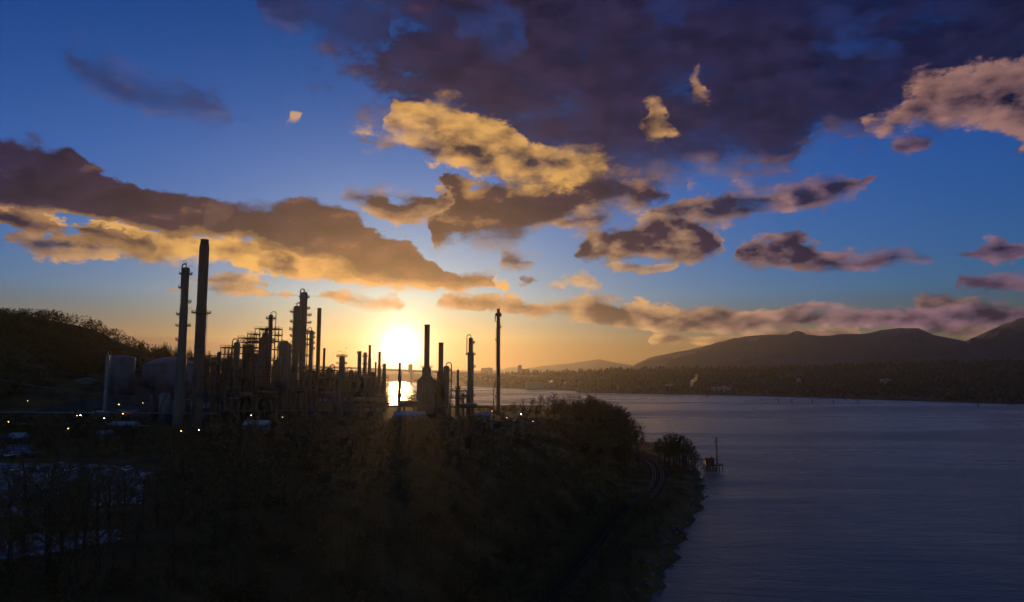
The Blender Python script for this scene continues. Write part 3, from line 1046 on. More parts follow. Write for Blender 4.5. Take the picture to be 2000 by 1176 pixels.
# the twin fractionators
tower('distillation_column', 'shorter left column of the twin pair with many platforms', 'column', 580, 470, 597, 12.5,
      plats=[(610, 120, 260, 7), (629, 120, 240, 6), (644, 120, 240, 6.5), (657, 120, 240, 5), (675, 120, 240, 6)],
      ladder=(200, 600, 720), prof=[(640, 13.5), (800, 14.5)], pipe=(30, 1.5, 720), vent=(4, 4))
tower('distillation_column', 'taller right column of the twin pair with many platforms', 'column', 594.5, 474, 570, 12.2,
      plats=[(581, -30, 210, 4.5), (603, -60, 60, 5.5), (616, -60, 60, 9), (631, -60, 60, 9), (648, -60, 60, 6), (664, -60, 60, 6)],
      ladder=(340, 572, 720), prof=[(600, 12.6), (800, 13.5)], pipe=(190, 1.2, 740), vent=(3, 3), davit=(3, 4))
tower('distillation_column', 'small column with close platforms right of the twin pair', 'column', 608.5, 468, 645, 7.6,
      plats=[(652, -60, 60, 3.5), (660, -60, 60, 3.5), (671, -60, 60, 3.5), (682, -60, 60, 3.5)], pipe=(180, 4, 720), ladder=(0, 650, 720))
tower('chimney', 'plain slender chimney right of the twin columns', 'chimney', 624, 485, 602, 7.8, prof=[(800, 9.5)], m='stack', top='open')
tower('chimney', 'short thin chimney close right of the slender chimney', 'chimney', 633.5, 490, 680, 4.6, prof=[(800, 5.4)], m='stack', top='open')
tower('distillation_column', 'isolated column with a railed top deck and gooseneck vent', 'column', 668, 430, 696, 10.5,
      plats=[(697, 0, 360, 5.5), (711, -40, 200, 5)], ladder=(350, 697, 790), vent=(10, 8), davit=(9, 3))

# the row left of the sun
tower('chimney', 'leftmost stack of the row glowing left of the sun', 'chimney', 702.5, 560, 686, 7.4, prof=[(790, 8.4)], m='stack', top='open', plats=[(690, 100, 260, 2)])
tower('vessel', 'round headed column second in the row left of the sun', 'vessel', 713.5, 556, 688, 6.8, plats=[(697, 0, 360, 2.5), (712, 0, 360, 2)], prof=[(790, 7.4)])
tower('chimney', 'tallest stack of the row left of the sun, with wider foot', 'chimney', 722.5, 562, 674, 4.8, prof=[(700, 6.2), (790, 8)], m='stack', top='open')
tower('vessel', 'thin pipe column between taller stacks left of the sun', 'vessel', 734, 550, 707, 3.4)
tower('chimney', 'stack against the left edge of the sun', 'chimney', 741.5, 558, 687, 5, prof=[(715, 6.4), (790, 7.2)], m='stack', top='open')
tower('vessel', 'last column of the row beside the water glint', 'vessel', 751, 552, 710, 6.4, prof=[(730, 7.6), (790, 8)], plats=[(716, 90, 270, 2)])
tower('vessel', 'thin column standing in the sun glitter', 'vessel', 781, 600, 708, 4.6, prof=[(735, 7)], m='steel')

# the furnaces right of the sun


def furnace(label, pxc, D, ytop, wst, ybox, wbox, ybase_w):
    """Fired heater: stack on a narrowing convection section above the radiant box."""
    k = D / FPX
    p = at(pxc, ytop, D)
    g = hz(p.x, D) - 0.2
    root = thing('furnace', label, 'furnace', (p.x, D, g))

    def lz(py):
        return at(pxc, py, D).z - g
    r = wst / 2 * k
    zt, zb = lz(ytop), lz(ybox)
    MB().lathe([(r * 1.12, zb - 0.3), (r, zb + 2.0), (r, zt - 0.5), (r * 1.08, zt - 0.5), (r * 1.08, zt), (r * 0.88, zt), (r * 0.86, zt - 3)], 22).build('stack', M['stack'], root, True)
    w1, w2 = wbox * k, ybase_w * k
    zc, zr = zb - 5.5, zb - 9.5
    vs = []
    for z, w in ((0, w2), (zr, w2), (zc, w1), (zb, w1)):
        d = w * 0.8
        vs += [(-w / 2, -d / 2, z), (w / 2, -d / 2, z), (w / 2, d / 2, z), (-w / 2, d / 2, z)]
    fs = [(j * 4 + i, j * 4 + (i + 1) % 4, (j + 1) * 4 + (i + 1) % 4, (j + 1) * 4 + i) for j in range(3) for i in range(4)] + [(0, 3, 2, 1), (12, 13, 14, 15)]
    body = MB().add(vs, fs).build('firebox', M['steel'], root)
    for z, w in ((zb, w1 + 4 * k), (zr, w2 + 3 * k)):
        pl = MB().box((0, 0, z + 0.12), (w + 1, w * 0.8 + 1, 0.2)).build('platform', M['darksteel'], root)
        for y in (-w * 0.4 - 0.4, w * 0.4 + 0.4):
            rl = MB()
            for hh in (0.6, 1.15):
                rl.tube([(-w / 2 - 0.4, y, z + 0.2 + hh), (w / 2 + 0.4, y, z + 0.2 + hh)], 0.06, 4)
            for i in range(7):
                x = -w / 2 - 0.4 + (w + 0.8) * i / 6
                rl.tube([(x, y, z + 0.2), (x, y, z + 1.35)], 0.08, 4)
            rl.build('railing', M['darksteel'], pl)
    for i in range(4):
        x = -w2 / 2 + w2 * (i + 0.5) / 4
        MB().box((x, -w2 * 0.4 - 0.12, zr * 0.5), (0.3, 0.24, zr)).build('buckstay', M['darksteel'], root)
    return root


furnace('furnace with a tall stack just right of the sun', 834.5, 482, 634, 10.8, 718, 16, 34)
furnace('furnace with a shorter stack, second right of the sun', 861.5, 495, 669, 9.6, 728, 14, 24)
tower('vessel', 'round shouldered vessel against the second furnace stack', 'vessel', 872, 488, 714, 11.5, plats=[(724, -60, 60, 3), (745, -60, 60, 3)], pipe=(0, 4, 780), ladder=(0, 716, 790))
tower('vessel', 'small thin column with a thicker foot left of the ladder column', 'vessel', 894.5, 478, 722, 4.8, prof=[(758, 8), (790, 8)], vent=(4, 2), plats=[(758, -60, 240, 2)])
tower('vessel', 'very short column at the foot of the ladder column', 'vessel', 905, 474, 767, 3.8, plats=[(775, 0, 360, 2)], pipe=(180, 4, 785))
tower('distillation_column', 'ladder column with an overhead pipe, left of the flare stack', 'column', 919.5, 472, 659, 8.5,
      plats=[(670, -60, 60, 4), (693, -50, 230, 3.5), (717, -60, 60, 4), (774, -60, 240, 4)], prof=[(690, 12.2), (800, 13.5)], pipe=(180, 3.2, 692), ladder=(5, 662, 790), vent=(5, 3))
fl = tower('flare_stack', 'lone tall flare stack with pipe loops at its tip', 'flare stack', 973.5, 482, 603, 5.8,
           prof=[(616, 7), (628, 7.4), (800, 9.6)], plats=[(617, -50, 50, 3), (640, -50, 50, 2.2), (665, 140, 220, 2.2), (776, 90, 270, 3)], m='stack', top='open', ladder=(200, 640, 786))
_k = 482 / FPX


def flz(py):
    return at(973.5, py, 482).z - fl.location.z


MB().tube([(-1.1, 0, flz(612)), (-2.1, 0, flz(613)), (-2.3, 0, flz(618)), (-2.3, 0, flz(626)), (-1.8, 0, flz(629)), (-1.2, 0, flz(628))], 0.32, 8).build('pipe_loop', M['darksteel'], fl, True)
MB().tube([(-1.2, 0, flz(619)), (-2.2, 0, flz(620))], 0.28, 8).build('pipe_loop', M['darksteel'], fl, True)
MB().lathe([(2.1, flz(617)), (2.1, flz(612)), (1.7, flz(611))], 18).build('wind_shroud', M['darksteel'], fl, True)
MB().tube([(0.7, 0, flz(603)), (0.7, 0, flz(599))], 0.12, 5).build('pilot_pipe', M['darksteel'], fl)
MB().tube([(-3.4, 0.2, 1.0), (-3.2, 0.1, flz(760)), (-1.9, 0, flz(745))], 0.3, 8).build('gas_line', M['darksteel'], fl, True)


# ------------------------------------------------------------------ horizontal drums, sheds, pipe racks
def drum(label, px, py, D, Lpx, dpx, rz=0.0, m='steel'):
    k = D / FPX
    p = at(px, py, D)
    g = hz(p.x, D)
    L, r = Lpx * k, dpx / 2 * k
    root = thing('drum', label, 'drum', (p.x, D, g - 0.1))
    root.rotation_euler = (0, 0, rz)
    z = max(p.z - g, r + 0.8)
    pts, rs = [], []
    for t in (-90, -60, -30, 0):
        pts.append((-L / 2 + r * 0.5 * math.sin(R(t)), 0, z)); rs.append(max(0.03, r * math.cos(R(t))))
    for t in (0, 30, 60, 90):
        pts.append((L / 2 + r * 0.5 * math.sin(R(t)) + 0.01, 0, z)); rs.append(max(0.03, r * math.cos(R(t))))
    MB().tube(pts, rs, 18).build('shell', M[m], root, True)
    for s in (-0.3, 0.3):
        MB().box((L * s, 0, (z - r * 0.8) / 2), (0.7, r * 1.7, z - r * 0.8)).build('saddle', M['darksteel'], root)
    MB().tube([(0, 0, z + r * 0.9), (0, 0, z + r + 0.9)], r * 0.3, 10).build('manway', M['steel'], root)
    return root


drum('pale horizontal drum lying below the dome roofed tank', 248, 806, 395, 34, 12, 0.1, 'tank')
drum('horizontal drum in front of the thick dark column', 470, 770, 415, 36, 11, 0.05)
drum('horizontal drum below the regenerator vessel', 520, 765, 420, 40, 12, -0.05)
drum('horizontal drum in front of the twin columns', 588, 762, 440, 34, 11, 0.1)
drum('horizontal drum left of the railed isolated column', 640, 770, 430, 30, 11, 0.0)
drum('horizontal drum below the row of stacks left of the sun', 715, 782, 470, 40, 11, 0.08)
drum('horizontal drum between the glint and the first furnace', 800, 788, 460, 34, 12, -0.1)
drum('horizontal drum in front of the ladder column', 915, 792, 455, 30, 9, 0.0)


def shed(label, px, pyroof, D, wpx, hpx, depth, rz=0.0, m='shed', roof='roof', doors=2, name='shed'):
    k = D / FPX
    p = at(px, pyroof, D)
    g = hz(p.x, D) - 0.15
    root = thing(name, label, 'building', (p.x, D, g))
    root.rotation_euler = (0, 0, rz)
    W, H = wpx * k, max(hpx * k, 3.0)
    MB().box((0, 0, H / 2), (W, depth, H)).build('wall', M[m], root)
    e, rs = 0.5, depth * 0.16 + 0.5
    vs = [(-W / 2 - e, -depth / 2 - e, H + 0.01), (W / 2 + e, -depth / 2 - e, H + 0.01), (W / 2 + e, depth / 2 + e, H + 0.01), (-W / 2 - e, depth / 2 + e, H + 0.01), (-W / 2 - e, 0, H + rs), (W / 2 + e, 0, H + rs)]
    MB().add(vs, [(0, 3, 2, 1), (0, 1, 5, 4), (2, 3, 4, 5), (1, 2, 5), (3, 0, 4)]).build('roof', M[roof], root)
    for i in range(doors):
        x = -W / 2 + W * (i + 0.5) / doors
        d = MB().box((x, -depth / 2 - 0.04, 1.5), (min(3.0, W / doors * 0.5), 0.1, 3.0 if H > 3.4 else 2.2)).build('door', M['door'], root)
        if W > 9:
            MB().box((x + min(3.0, W / doors * 0.5), -depth / 2 - 0.03, H * 0.62), (1.2, 0.08, 0.9)).build('window', M['glass'], root)
    return root


shed('long pale roofed shed right of centre among the lamps, below the chimney', 503, 824, 372, 42, 12, 9, 0.06)
shed('small pale flat shed beside the slim pale column', 199, 780, 425, 24, 12, 7, 0.0)
shed('low pale shed in front of the pipe racks', 240, 829, 372, 52, 8, 8, -0.08)
shed('little pale hut left of the low pale shed', 205, 851, 335, 22, 7, 5, 0.1)
shed('dark process building at the foot of the regenerator', 510, 745, 470, 60, 26, 14, 0.0, 'steel', 'shed', 3)
shed('dark process building behind the isolated railed column', 650, 752, 500, 50, 22, 14, 0.0, 'steel', 'shed', 3)
shed('dark compressor house below the row of stacks', 722, 762, 520, 60, 20, 14, 0.0, 'steel', 'shed', 3)
shed('dark process building left of the thin column', 400, 775, 440, 42, 20, 12, 0.0, 'steel', 'shed', 2)
shed('small grey hut between the furnaces and the flare stack', 945, 800, 430, 26, 8, 6, 0.1)
shed('grey control building at the foot of the first furnace', 800, 806, 420, 56, 12, 10, -0.05)
shed('low building on the lot at the far left edge', 22, 868, 320, 50, 10, 9, 0.12)


# lower process structures packed between the columns
for label, pxa, pxb, D, decks, dep, bays in [
    ('low pipe structure between the tall chimney and the thin column', 411, 425, 420, [712, 728, 746, 770], 7, 2),
    ('low steel structure in front of the thick dark column', 446, 474, 414, [722, 738, 756, 778], 8, 3),
    ('low steel structure in front of the regenerator', 500, 545, 418, [716, 734, 752, 774], 9, 4),
    ('steel structure filling the gap left of the twin columns', 562, 576, 455, [684, 702, 722, 746], 8, 2),
    ('steel structure tucked behind the twin columns', 583, 604, 482, [650, 672, 694, 716, 742], 7, 2),
    ('low steel structure in front of the twin columns', 572, 612, 425, [724, 742, 762], 9, 4),
    ('low steel structure right of the slender chimney', 626, 656, 455, [722, 738, 756, 776], 9, 3),
    ('low pipe structure right of the isolated railed column', 676, 698, 450, [728, 744, 764], 8, 2),
    ('low steel structure among the stacks left of the sun', 698, 728, 530, [726, 742, 762], 10, 3),
    ('low pipe structure next to the water glint', 730, 756, 520, [736, 752, 770], 9, 3),
    ('low steel structure between the two furnaces', 842, 858, 486, [742, 758, 774], 8, 2),
    ('low pipe structure left of the ladder column', 880, 912, 466, [762, 776], 7, 3),
]:
    frame_tower(label, pxa, pxb, D, decks, dep, bays)
for label, px, D, yt, w in [
    ('short vessel in the gap right of the tall chimney', 418, 432, 704, 9), ('short vessel left of the stepped steel structure', 449, 445, 694, 9),
    ('short vessel between the stepped structure and the regenerator', 503, 436, 690, 11), ('short vessel in front of the open frame tower', 541, 430, 702, 10),
    ('short vessel in front of the twin columns', 590, 440, 712, 10), ('short vessel between the slender chimney and the railed column', 645, 462, 718, 11),
    ('short vessel right of the isolated railed column', 686, 470, 722, 8), ('short vessel under the tallest stack left of the sun', 728, 525, 726, 8)]:
    tower('vessel', label, 'vessel', px, D, yt, w, plats=[(yt + 8, 0, 360, 3)], pipe=(0 if px % 2 else 180, 3, 775), ladder=(200, yt + 2, 775))


def pipe_rack(label, a, b, zh, npipes, nposts, m='alu'):
    a, b = Vector(a), Vector(b)
    ga, gb = hz(a.x, a.y), hz(b.x, b.y)
    root = thing('pipe_rack', label, 'pipe rack', (a.x, a.y, ga))
    d = (b - a); d.z = 0
    n = Vector((-d.y, d.x, 0)).normalized()
    for i in range(npipes):
        off = n * (i - (npipes - 1) / 2) * 0.75
        lv = zh + (0.0 if i % 2 else 0.25)
        MB().tube([off + Vector((0, 0, lv)), off + d + Vector((0, 0, lv + gb - ga))], 0.22 if i % 3 else 0.32, 8).build('pipe', M[m], root, True)
    for i in range(nposts):
        t = (i + 0.5) / nposts
        q = d * t
        gq = hz(a.x + q.x, a.y + q.y) - ga
        top = zh + (gb - ga) * t - 0.35
        mb = MB()
        wdt = npipes * 0.4 + 0.4
        for s in (-wdt, wdt):
            mb.tube([q + n * s + Vector((0, 0, gq - 0.2)), q + n * s + Vector((0, 0, top))], 0.16, 5)
        mb.tube([q - n * wdt + Vector((0, 0, top - 0.1)), q + n * wdt + Vector((0, 0, top - 0.1))], 0.16, 5)
        mb.build('bent', M['darksteel'], root)
    return root


def gxy(px, D):
    return ((px - 1000) / FPX * D, D, 0)


pipe_rack('long pipe rack running across the left of the plant', gxy(-120, 408), gxy(430, 400), 6.0, 6, 18)
pipe_rack('second pipe rack in front of the low pale shed', gxy(40, 360), gxy(300, 350), 4.5, 4, 9)
pipe_rack('pipe rack along the front of the cracking unit', gxy(410, 405), gxy(690, 415), 6.5, 6, 11, 'steel')
pipe_rack('pipe rack below the furnaces toward the flare stack', gxy(700, 470), gxy(965, 462), 6.0, 5, 11, 'steel')
pipe_rack('pipe rack at the foot of the wooded hill', gxy(-60, 470), gxy(215, 462), 8.0, 4, 9, 'steel')


# ------------------------------------------------------------------ plant lamps (lit)
def lamp(label, px, py, kind, hh=7.0):
    v = ray(px, py)
    ys = np.arange(250.0, 620.0, 0.5)
    zs = CAM_Z + v.z * ys / v.y
    gs = height(v.x * ys / v.y, ys)
    i = np.nonzero(zs - gs <= hh)[0]
    i = i[0] if len(i) else 300
    x, y, z, g = v.x * ys[i] / v.y, ys[i], zs[i], gs[i]
    root = thing('lamp_post', label, 'lamp', (x, y, g), 'lit lamps about the plant')
    H = z - g
    MB().tube([(0.9, 0.2, -0.1), (0.9, 0.2, H + 0.35), (0.5, 0.1, H + 0.5), (0.0, 0.0, H + 0.4)], 0.07, 6).build('post', M['darksteel'], root)
    MB().lathe([(0.02, 0.36), (0.30, 0.28), (0.34, 0.18)], 10, (0, 0, H)).build('hood', M['darksteel'], root)
    rr = {'lampwhite': 0.27, 'lampamber': 0.26, 'lampdim': 0.18}[kind]
    MB().lathe([(rr * math.cos(R(t)) + 0.005, rr * math.sin(R(t)) * 0.8) for t in (-88, -60, -30, 0, 30, 60, 88)], 10, (0, 0, H)).build('globe', M[kind], root, True)


for label, px, py, kind in [
    ('bright amber lamp at the far left edge of the plant', 16, 824, 'lampamber'),
    ('brightest white lamp on the left of the plant', 157, 811, 'lampwhite'),
    ('amber lamp touching the brightest white lamp', 151, 812, 'lampamber'),
    ('white lamp in front of the slim pale column', 204, 817, 'lampwhite'),
    ('amber lamp below the white upright tank', 232, 790, 'lampamber'),
    ('small lamp left of the two silos', 279, 787, 'lampdim'),
    ('lower amber lamp below the white upright tank', 240, 808, 'lampamber'),
    ('amber lamp among the trees in front of the left pipe rack', 133, 837, 'lampamber'),
    ('dim lamp close right of the far left amber lamp', 35, 824, 'lampdim'),
    ('dim lamp high on the left against the dark hill', 54, 783, 'lampdim'),
    ('dim lamp beside the slim pale column', 201, 756, 'lampdim'),
    ('amber lamp in front of the tall chimney foot', 354, 842, 'lampamber'),
    ('white lamp below the tall chimney', 388, 840, 'lampwhite'),
    ('dim lamp at the foot of the thin column', 441, 790, 'lampdim'),
    ('white lamp above the long pale shed', 490, 811, 'lampwhite'),
    ('dim lamp to the right of the long pale shed', 552, 815, 'lampdim'),
    ('small lamp above the low squat tank', 385, 760, 'lampdim'),
    ('white lamp left of the flare stack foot', 961, 803, 'lampdim'),
    ('white lamp right of the flare stack on the bluff', 1018, 809, 'lampwhite'),
    ('dim lamp on the ground right of the flare stack', 990, 816, 'lampdim'),
    ('dim lamp farthest right on the bluff edge', 1041, 823, 'lampdim'),
]:
    lamp(label, px, py, kind)

# ------------------------------------------------------------------ railway
_pts = [gz(1258, 966, 5.2), gz(1271, 951, 5.2), gz(1280, 930, 5.2), gz(1275, 911, 5.2), gz(1266, 900, 5.2)]
ry = [60, 120, 180, 240, 290] + [p.y for p in _pts] + [520, 580, 640]
rx = [float(shore_x(v)) - 27 for v in (60, 120, 180, 240, 290)] + [p.x for p in _pts] + [80, 68, 50]
yy = np.arange(60, 640, 3.0)
xx = np.interp(yy, ry, rx)
for _ in range(6):
    xx[1:-1] = (xx[:-2] + 2 * xx[1:-1] + xx[2:]) / 4
for _ in range(10):
    xx[2:-2] = (xx[:-4] + xx[1:-3] + xx[2:-2] + xx[3:-1] + xx[4:]) / 5
TRACK_X = lambda y: np.interp(y, yy, xx)
for off, label in ((0.0, 'left railway track of the pair curving below the bluff'), (4.7, 'right railway track of the pair, nearer the water')):
    root = thing('railway_track', label, 'railway track', (0, 0, 0))
    path = []
    for i in range(len(yy)):
        t = Vector((xx[min(i + 1, len(yy) - 1)] - xx[max(i - 1, 0)], yy[min(i + 1, len(yy) - 1)] - yy[max(i - 1, 0)], 0)).normalized()
        nrm = Vector((t.y, -t.x, 0))
        c = Vector((xx[i], yy[i], 0)) + nrm * off
        path.append((c, nrm))
    zs = [hz(c.x, c.y) for c, n in path]
    ZR = [max(5.0, z) for z in zs]
    vs, fs = [], []
    for (c, n), z in zip(path, ZR):
        for o_, dz in ((-2.3, -0.6), (-1.5, 0.3), (1.5, 0.3), (2.3, -0.6)):
            q = c + n * o_
            vs.append((q.x, q.y, z + dz))
    for i in range(len(path) - 1):
        for k in range(3):
            fs.append((i * 4 + k, i * 4 + k + 1, i * 4 + k + 5, i * 4 + k + 4))
    MB().add(vs, fs).build('ballast_bed', M['ballast'], root)
    sl = MB()
    for i in range(len(path) - 1):
        for h in range(4):
            t = h / 4
            c = path[i][0].lerp(path[i + 1][0], t); n = path[i][1]
            sl.box((c.x, c.y, ZR[i] + 0.36), (2.5, 0.25, 0.14), math.atan2(n.y, n.x))
    so = sl.build('sleepers', M['sleeper'], root); so['kind'] = 'stuff'
    for s in (-0.75, 0.75):
        vs, fs = [], []
        for (c, n), z in zip(path, ZR):
            for w, dz in ((-0.09, 0.43), (-0.09, 0.62), (0.09, 0.62), (0.09, 0.43)):
                q = c + n * (s + w)
                vs.append((q.x, q.y, z + dz))
        for i in range(len(path) - 1):
            for k in range(3):
                fs.append((i * 4 + k, i * 4 + 4 + k, i * 4 + 5 + k, i * 4 + k + 1))
        MB().add(vs, fs).build('rail', M['rail'], root)

# shoreline boulders
bould = []
for v in range(4):
    bm = bmesh.new()
    bmesh.ops.create_icosphere(bm, subdivisions=1, radius=1.0)
    r_ = random.Random(v + 40)
    for q in bm.verts:
        q.co *= r_.uniform(0.7, 1.2)
        q.co.z *= 0.7
    me = bpy.data.meshes.new('boulder'); bm.to_mesh(me); bm.free(); me.materials.append(M['rock']); bould.append(me)
for i in range(150):
    y = rng.uniform(150, 480)
    x = float(shore_x(y)) + rng.uniform(-4.5, 1.6)
    o = place('boulder', bould[i % 4], None, (x, y, max(hz(x, y), -0.3)), rng.random() * 6, rng.uniform(0.5, 1.5))
    tag(o, 'grey boulder in the rocky bank along the near waterline', 'boulder', 'boulders along the near waterline')

# ------------------------------------------------------------------ pier platform on piles
PD = gz(1395, 921).y
_pk = PD / FPX
deck_z = at(1395, 908, PD).z
wl = at(1393.5, 908, PD)
pier = thing('pier_platform', 'small pile platform standing in the water off the wooded point', 'platform', (wl.x, PD, 0))
MB().box((0, 1.2, deck_z), (33 * _pk, 8.5, 0.6)).build('deck', M['wood'], pier)
for i, px in enumerate((-15, -11, -7, -3, 1.5, 5, 9, 15)):
    for y in (-2.6, 5.0):
        MB().tube([(px * _pk + (0.5 if y > 0 else 0), y, -6), (px * _pk, y, deck_z - 0.2)], 0.3, 7).build('pile', M['wood'], pier)
MB().tube([(-16 * _pk, -3.0, deck_z - 3.2), (-3 * _pk, -3.0, deck_z - 3.0), (6 * _pk, -3.0, deck_z - 0.6)], 0.18, 5).build('brace', M['wood'], pier)
rl = MB()
for hh in (0.6, 1.2):
    rl.tube([(5 * _pk, -2.9, deck_z + 0.3 + hh), (16 * _pk, -2.9, deck_z + 0.3 + hh), (16 * _pk, 5.2, deck_z + 0.3 + hh)], 0.06, 4)
for px in (5, 8.5, 12, 16):
    rl.tube([(px * _pk, -2.9, deck_z), (px * _pk, -2.9, deck_z + 1.5)], 0.06, 4)
rl.build('railing', M['wood'], pier)
cab = thing('cabin', 'small cabin with red gable roof on the pile platform', 'cabin', (wl.x - 7.5 * _pk, PD + 1.0, deck_z + 0.3))
Wc, Hc, Dc = 16 * _pk, 2.7, 5.0
MB().box((0, 0, Hc / 2), (Wc, Dc, Hc)).build('wall', M['redpaint'], cab)
MB().add([(-Wc / 2 - .4, -Dc / 2 - .5, Hc), (Wc / 2 + .4, -Dc / 2 - .5, Hc), (Wc / 2 + .4, Dc / 2 + .5, Hc), (-Wc / 2 - .4, Dc / 2 + .5, Hc), (-Wc / 2 - .4, 0, Hc + 1.6), (Wc / 2 + .4, 0, Hc + 1.6)],
         [(0, 3, 2, 1), (0, 1, 5, 4), (2, 3, 4, 5), (1, 2, 5), (3, 0, 4)]).build('roof', M['redpaint'], cab)
MB().box((Wc * 0.28, 0.4, Hc + 1.9), (0.7, 0.7, 1.6)).build('chimney', M['darksteel'], cab)
MB().box((-0.3, -Dc / 2 - 0.03, 1.1), (1.0, 0.1, 2.1)).build('door', M['door'], cab)
MB().box((1.6, -Dc / 2 - 0.03, 1.6), (1.0, 0.1, 0.9)).build('window', M['glass'], cab)
mast = thing('mast', 'lattice mast with two cross arms on the pile platform', 'mast', (wl.x + 8 * _pk, PD + 1.2, deck_z + 0.3))
Hm = at(1401, 856, PD).z - deck_z
for sx in (-0.45, 0.45):
    for sy in (-0.45, 0.45):
        MB().tube([(sx, sy, 0), (sx * 0.7, sy * 0.7, Hm)], 0.09, 4).build('leg', M['darksteel'], mast)
lat = MB()
k = 0.0
while k < Hm - 1.0:
    for y in (-0.42, 0.42):
        lat.tube([(-0.42, y, k), (0.42, y, k + 1.0)], 0.05, 4, cap=False)
        lat.tube([(0.42, y, k), (-0.42, y, k + 1.0)], 0.05, 4, cap=False)
    k += 1.0
lat.build('lattice', M['darksteel'], mast)['kind'] = 'stuff'
for zz, w in ((Hm - 0.3, 3.2), (Hm - 2.6, 2.4)):
    MB().box((0, 0, zz), (w * 2, 0.22, 0.25)).build('cross_arm', M['darksteel'], mast)
gw = thing('gangway', 'narrow gangway on posts linking the shore to the pile platform', 'gangway', (wl.x - 16 * _pk, PD, 0))
Lg = 26 * _pk
zg = at(1368, 897, PD).z
MB().box((-Lg / 2, 0.5, zg), (Lg, 1.4, 0.35)).build('walkway', M['wood'], gw)
for i in range(4):
    MB().tube([(-Lg * (i + 0.1) / 4, 0.5, -5), (-Lg * (i + 0.1) / 4, 0.5, zg)], 0.16, 6).build('post', M['wood'], gw)
MB().tube([(0, -1.0, at(1368, 914.5, PD).z), (-Lg, -1.0, at(1368, 915, PD).z)], 0.2, 6).build('lower_beam', M['wood'], gw)

# ------------------------------------------------------------------ trees
def perp(d, r_):
    a = Vector((r_.uniform(-1, 1), r_.uniform(-1, 1), r_.uniform(-1, 1)))
    a = a - d * a.dot(d)
    return a.normalized() if a.length > 1e-4 else Vector((1, 0, 0))


def bare_tree(seed, H, spread=0.42, twig_w=0.035, leaf=0.0):
    """Leafless tree: trunk mesh, crown mesh of limbs, branches and twigs (and a few leaves)."""
    r_ = random.Random(seed)
    tr, cr, lf = MB(), MB(), MB()
    lean = Vector((r_.uniform(-.06, .06), r_.uniform(-.06, .06), 1)).normalized()
    pts, rs = [], []
    for i in range(6):
        t = i / 5
        pts.append(lean * (H * 0.72 * t) + Vector((math.sin(t * 4 + seed) * H * .012, math.cos(t * 3 + seed) * H * .012, 0)))
        rs.append(H * 0.017 * (1 - 0.72 * t) + 0.02)
    tr.tube(pts, rs, 6, cap=False)

    def strip(p, q, w):
        s = perp((q - p).normalized(), r_) * w
        cr.add([p - s, p + s, q], [(0, 1, 2)])

    def leafq(p, s):
        a = perp(Vector((0, 0, 1)), r_) * s
        b = Vector((r_.uniform(-1, 1), r_.uniform(-1, 1), r_.uniform(-.6, .6))).normalized() * s
        lf.add([p - a, p + b * .7, p + a, p - b * .7], [(0, 1, 2, 3)])
    nl = r_.randint(12, 15)
    for i in range(nl):
        t = 0.30 + 0.70 * (i + r_.random() * .6) / nl
        f = t * 5
        j = min(int(f), 4)
        p = pts[j].lerp(pts[j + 1], min(1, f - j))
        az = i * 2.4 + r_.uniform(-.4, .4)
        up = 0.55 + 0.7 * t
        d = Vector((math.cos(az), math.sin(az), up)).normalized()
        L = H * spread * (1.08 - 0.62 * t) * r_.uniform(.8, 1.15)
        q1 = p + d * L * .5
        q2 = q1 + (d + Vector((0, 0, .35))).normalized() * L * .5
        r0 = H * 0.0075 * (1.2 - .6 * t)
        cr.tube([p, q1, q2], [r0, r0 * .62, r0 * .25], 4, cap=False)
        for b in range(7):
            u = 0.22 + 0.78 * (b + r_.random()) / 7
            s = p.lerp(q1, u * 2) if u < .5 else q1.lerp(q2, min(1, u * 2 - 1))
            e = (d * .8 + perp(d, r_) * r_.uniform(.6, 1.1) + Vector((0, 0, .35))).normalized()
            Lb = L * r_.uniform(.26, .5) * (1.15 - .4 * u)
            e2 = s + e * Lb
            cr.tube([s, s + e * Lb * .5, e2], [r0 * .36, r0 * .26, r0 * .12], 3, cap=False)
            for k in range(6):
                w = 0.25 + .75 * (k + r_.random()) / 6
                m = s.lerp(e2, w)
                g = (e * .7 + perp(e, r_) * r_.uniform(.5, 1.1) + Vector((0, 0, .3))).normalized()
                Lt = Lb * r_.uniform(.35, .65)
                n = m + g * Lt
                strip(m, n, twig_w)
                for _ in range(3):
                    o = m.lerp(n, r_.uniform(.3, .95))
                    g2 = (g + perp(g, r_) * r_.uniform(.6, 1.2)).normalized()
                    strip(o, o + g2 * Lt * r_.uniform(.35, .7), twig_w * .8)
                    if leaf and r_.random() < leaf:
                        leafq(o + g2 * Lt * .4, H * 0.016 * r_.uniform(.7, 1.4))
    return tr.mesh('trunk', M['bark'], True), cr.mesh('crown', M['twig']), (lf.mesh('leaves', M['leaf']) if leaf else None)


